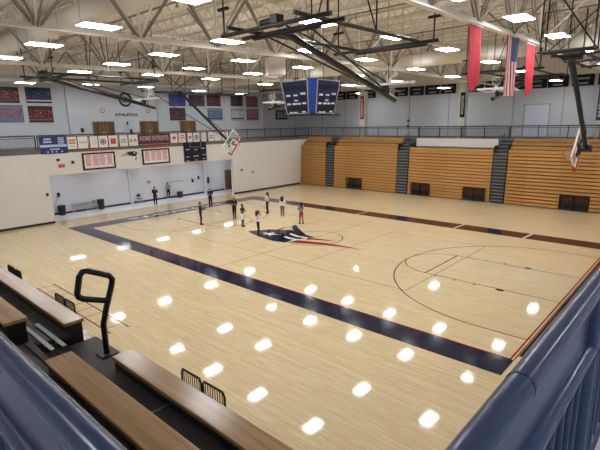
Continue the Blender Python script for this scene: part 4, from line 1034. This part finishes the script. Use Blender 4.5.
def person(loc, heading, H, label, arms='down', top='black', bottom='black', shorts=False, skirt=None, hair='long', hairm=HAIR, skin=SKIN, sleeves=True, shoe='shoe', stride=.0, lean=0.0, phone=False, vest=None):
    k = H / 1.66
    V = lambda x, y, z: Vector((x, y, z)) * k
    t = thing('person', label, 'person', loc, 'people on the court')
    hipz = .88
    tw = lambda z: lean * (z - .88)      # forward lean of the upper body
    U = lambda x, y, z: V(x + tw(z), y, z)
    body = []; shirt = []; pants = []
    R = lambda r: r * k
    # legs
    feet = []
    for s in (-1, 1):
        hp = V(0, s * .085, hipz); kn = V(.03 + s * stride * .5, s * .09, .47); an = V(-.01 + s * stride, s * .095, .09)
        body += [('c', hp, kn, R(.078), R(.053)), ('c', kn, an, R(.05), R(.034))]
        body.append(('c', an + V(.0, 0, -.03), an + V(.14, s * .02, -.055), R(.04), R(.028)))
        feet.append((an, s))
        if shorts: pants.append(('c', hp, hp.lerp(kn, .62), R(.094), R(.085)))
        else: pants += [('c', hp, kn, R(.09), R(.064)), ('c', kn, an + V(0, 0, .03), R(.062), R(.048))]
    body += [('e', V(0, 0, .92), R(.1), R(.15), R(.12)), ('e', U(0, 0, 1.08), R(.085), R(.12), R(.14)), ('e', U(0, 0, 1.26), R(.1), R(.15), R(.16)), ('c', U(0, -.12, 1.36), U(0, .12, 1.36), R(.06), R(.06)), ('c', U(0, 0, 1.36), U(.01, 0, 1.47), R(.055), R(.05))]
    pants.append(('e', V(0, 0, .93), R(.115), R(.165), R(.12)))
    shirt += [('e', U(0, 0, 1.0), R(.115), R(.155), R(.12)), ('e', U(0, 0, 1.12), R(.105), R(.14), R(.15)), ('e', U(0, 0, 1.27), R(.118), R(.168), R(.15)), ('c', U(0, -.125, 1.36), U(0, .125, 1.36), R(.072), R(.072))]
    # head with nose, jaw, ears
    hc = U(.02, 0, 1.56)
    body += [('e', hc, R(.095), R(.075), R(.11)), ('e', hc + V(.03, 0, -.06), R(.062), R(.055), R(.05)), ('c', hc + V(.088, 0, .0), hc + V(.105, 0, -.028), R(.01), R(.014))]
    for s in (-1, 1): body.append(('e', hc + V(-.005, s * .076, -.01), R(.018), R(.01), R(.028)))
    # arms
    for s in (-1, 1):
        sh = U(0, s * .185, 1.36)
        a = arms if isinstance(arms, str) else arms[0 if s < 0 else 1]
        if a == 'down': el = U(-.02, s * .235, 1.09); wr = U(.05, s * .24, .86); hd = V(.12, 0, -.99)
        elif a == 'phone': el = U(.14, s * .22, 1.14); wr = U(.27, s * .07, 1.33); hd = V(.25, -s * .2, .95)
        elif a == 'raise': el = U(.16, s * .26, 1.42); wr = U(.13, s * .16, 1.62); hd = V(-.3, -s * .3, .9)
        elif a == 'hip': el = U(-.06, s * .36, 1.14); wr = U(.03, s * .2, .99); hd = V(.5, -s * .6, -.5)
        elif a == 'cross': el = U(.1, s * .23, 1.11); wr = U(.2, -s * .02, 1.18); hd = V(.1, -s * .95, .15)
        elif a == 'out': el = U(.16, s * .3, 1.18); wr = U(.38, s * .34, 1.22); hd = V(.95, 0, .1)
        hd = hd.normalized()
        body += [('c', sh, el, R(.048), R(.038)), ('c', el, wr, R(.037), R(.026))]
        shirt.append(('c', sh, el if sleeves else sh.lerp(el, .5), R(.06), R(.052)))
        if sleeves == 'long': shirt.append(('c', el, wr, R(.05), R(.038)))
        # hand: palm, four bent fingers of unequal length, thumb from the side
        side = hd.cross(Vector((0, 0, 1)) if abs(hd.z) < .8 else Vector((1, 0, 0))).normalized(); nrm = side.cross(hd).normalized()
        pe = wr + hd * R(.085)
        for q in (-.025, 0, .025): body.append(('c', wr + side * R(q * .7), pe + side * R(q), R(.015), R(.014)))
        for q, ln in ((-.033, .06), (-.011, .075), (.011, .07), (.033, .055)):
            b0_ = pe + side * R(q); b1_ = b0_ + hd * R(ln * .55); b2_ = b1_ + (hd * .75 + nrm * .5).normalized() * R(ln * .5)
            body += [('c', b0_, b1_, R(.009), R(.0085)), ('c', b1_, b2_, R(.0085), R(.008))]
        tb = wr + hd * R(.025) + side * R(.03); t1 = tb + (hd * .6 + side * .7).normalized() * R(.04)
        body += [('c', tb, t1, R(.012), R(.01)), ('c', t1, t1 + (hd * .9 + nrm * .3).normalized() * R(.03), R(.01), R(.008))]
    b = solid(body, 'body', skin, t, .0085 * k, 3)
    solid(shirt, 'shirt', CL[top], t, .014, 4)
    if skirt:
        mb = MB(); n = 24; vs = []
        for j in range(6):
            for i in range(n):
                a = 2 * PI * i / n; rr = .125 + .022 * j + .006 * math.sin(i * 6)
                vs.append(V(rr * math.cos(a) * .85, rr * math.sin(a) * 1.15, 1.02 - .09 * j))
        mb.add(vs, [(j * n + i, j * n + (i + 1) % n, (j + 1) * n + (i + 1) % n, (j + 1) * n + i) for j in range(5) for i in range(n)] , 0, True)
        mb.v = [Vector(v) + Vector(loc) for v in mb.v]
        mb.build('skirt', CL[skirt], t)
    else: solid(pants, 'shorts' if shorts else 'trousers', CL[bottom], t, .014, 4)
    for an, s in feet:
        solid([('c', an + V(-.02, 0, -.045), an + V(.16, s * .02, -.055), R(.045), R(.034)), ('c', an + V(-.02, 0, -.02), an + V(.06, s * .01, -.03), R(.046), R(.04))], 'shoe', CL[shoe], t, .012, 2)
    if hair == 'long':
        hp_ = [('e', hc + V(-.025, 0, .03), R(.1), R(.092), R(.105)), ('c', hc + V(-.06, 0, .0), U(-.1, 0, 1.3), R(.085), R(.07)), ('c', hc + V(-.05, -.06, 0), U(-.04, -.085, 1.34), R(.04), R(.04)), ('c', hc + V(-.05, .06, 0), U(-.04, .085, 1.34), R(.04), R(.04))]
    elif hair == 'big':
        hp_ = [('e', hc + V(-.05, 0, .02), R(.14), R(.15), R(.14)), ('e', U(-.07, 0, 1.42), R(.1), R(.14), R(.13))]
    elif hair == 'tail':
        hp_ = [('e', hc + V(-.022, 0, .03), R(.098), R(.086), R(.1)), ('c', hc + V(-.11, 0, .05), U(-.17, 0, 1.4), R(.04), R(.028))]
    else:
        hp_ = [('e', hc + V(-.022, 0, .032), R(.098), R(.086), R(.098))]
    solid(hp_, 'hair', hairm, t, .014, 3)
    ez = hc + V(0, 0, .005)
    for s in (-1, 1):
        mb = MB().ell(ez + V(.084, s * .032, 0) + Vector(loc), R(.012), R(.014), R(.009), 10, 6); mb.build('eye', EYE, t)
    MB().ell(hc + V(.088, 0, -.058) + Vector(loc), R(.01), R(.024), R(.008), 10, 6).build('mouth', LIP, t)
    t.rotation_euler.z = heading
    return t
D = math.radians
def ph(px, loc, hd, H, lab):
    """black phone held in front of the face"""
    c, s = math.cos(hd), math.sin(hd); k = H / 1.66
    p = Vector(loc) + Vector((c * .32 * k, s * .32 * k, 1.48 * k))
    n = Vector((c, s, 0)); w = Vector((-s, c, 0))
    o = thing('mobile_phone', lab, 'phone', tuple(p))
    MB().obox(p, n * .005, w * .038, (0, 0, .075)).build('case', M['black'], o); MB().obox(p - n * .006, n * .001, w * .034, (0, 0, .068)).build('screen', M['board_navy'], o)
person((-19.3, .38, 0), D(-20), 1.68, 'person all in black at the recess edge, hands raised to chest', 'phone', 'black', 'black', hair='tail', sleeves='long')
person((-21.45, 3.1, 0), D(-10), 1.62, 'person in grey top and black trousers leaning by the recess wall', 'cross', 'grey', 'black', hair='long', sleeves='long', lean=-.05, shoe='shoew')
person((-14.3, 2.8, 0), D(-40), 1.64, 'person with reddish hair, bare arms and dark clothes, at the end band', 'cross', 'navy', 'black', hair='tail', hairm=HAIRB, sleeves=False)
person((-8.95, -2.1, 0), D(50), 1.66, 'person all in black standing alone left of the group', ('out', 'down'), 'black', 'black', hair='short', sleeves='long')
person((-8.6, .76, 0), D(-60), 1.68, 'person with long dark hair, black outfit and pale hem, feet apart', 'cross', 'black', 'black', hair='long', stride=.06)
person((-6.1, -.6, 0), D(20), 1.6, 'person in black vest over a white skirt, middle of the group', 'cross', 'black', 'black', skirt='white', hair='short', sleeves=False, skin=SKIN2)
person((-3.27, -1.72, 0), D(60), 1.62, 'person in white top and black trousers with one hand raised, on the emblem', ('raise', 'down'), 'white', 'black', hair='big', hairm=HAIRB)
person((-8.3, 3.95, 0), D(-150), 1.7, 'person with long dark hair in white top and black leggings', 'cross', 'white', 'black', hair='long')
person((-6.07, 3.4, 0), D(120), 1.6, 'person with big dark hair, white top and tan leggings, seen from behind', 'cross', 'white', 'tan', hair='big', shoe='shoew', stride=.03)
person((-3.36, 2.56, 0), D(165), 1.58, 'person with dark hair, grey top and red leggings, right of the group', 'cross', 'grey', 'red', hair='long', stride=.07, skin=SKIN2)

# ================================================================== WORLD AND VIEW
w = bpy.data.worlds.new('world'); S.world = w; w.use_nodes = True
w.node_tree.nodes['Background'].inputs[0].default_value = (.7, .75, .85, 1); w.node_tree.nodes['Background'].inputs[1].default_value = .3
S.view_settings.view_transform = 'Standard'; S.view_settings.look = 'None'; S.view_settings.gamma = 1; S.view_settings.use_curve_mapping = False
S.view_settings.exposure = 0.85
S.cycles.use_denoising = True
S.cycles.max_bounces = 8; S.cycles.diffuse_bounces = 5; S.cycles.glossy_bounces = 4
S.cycles.sample_clamp_indirect = 6
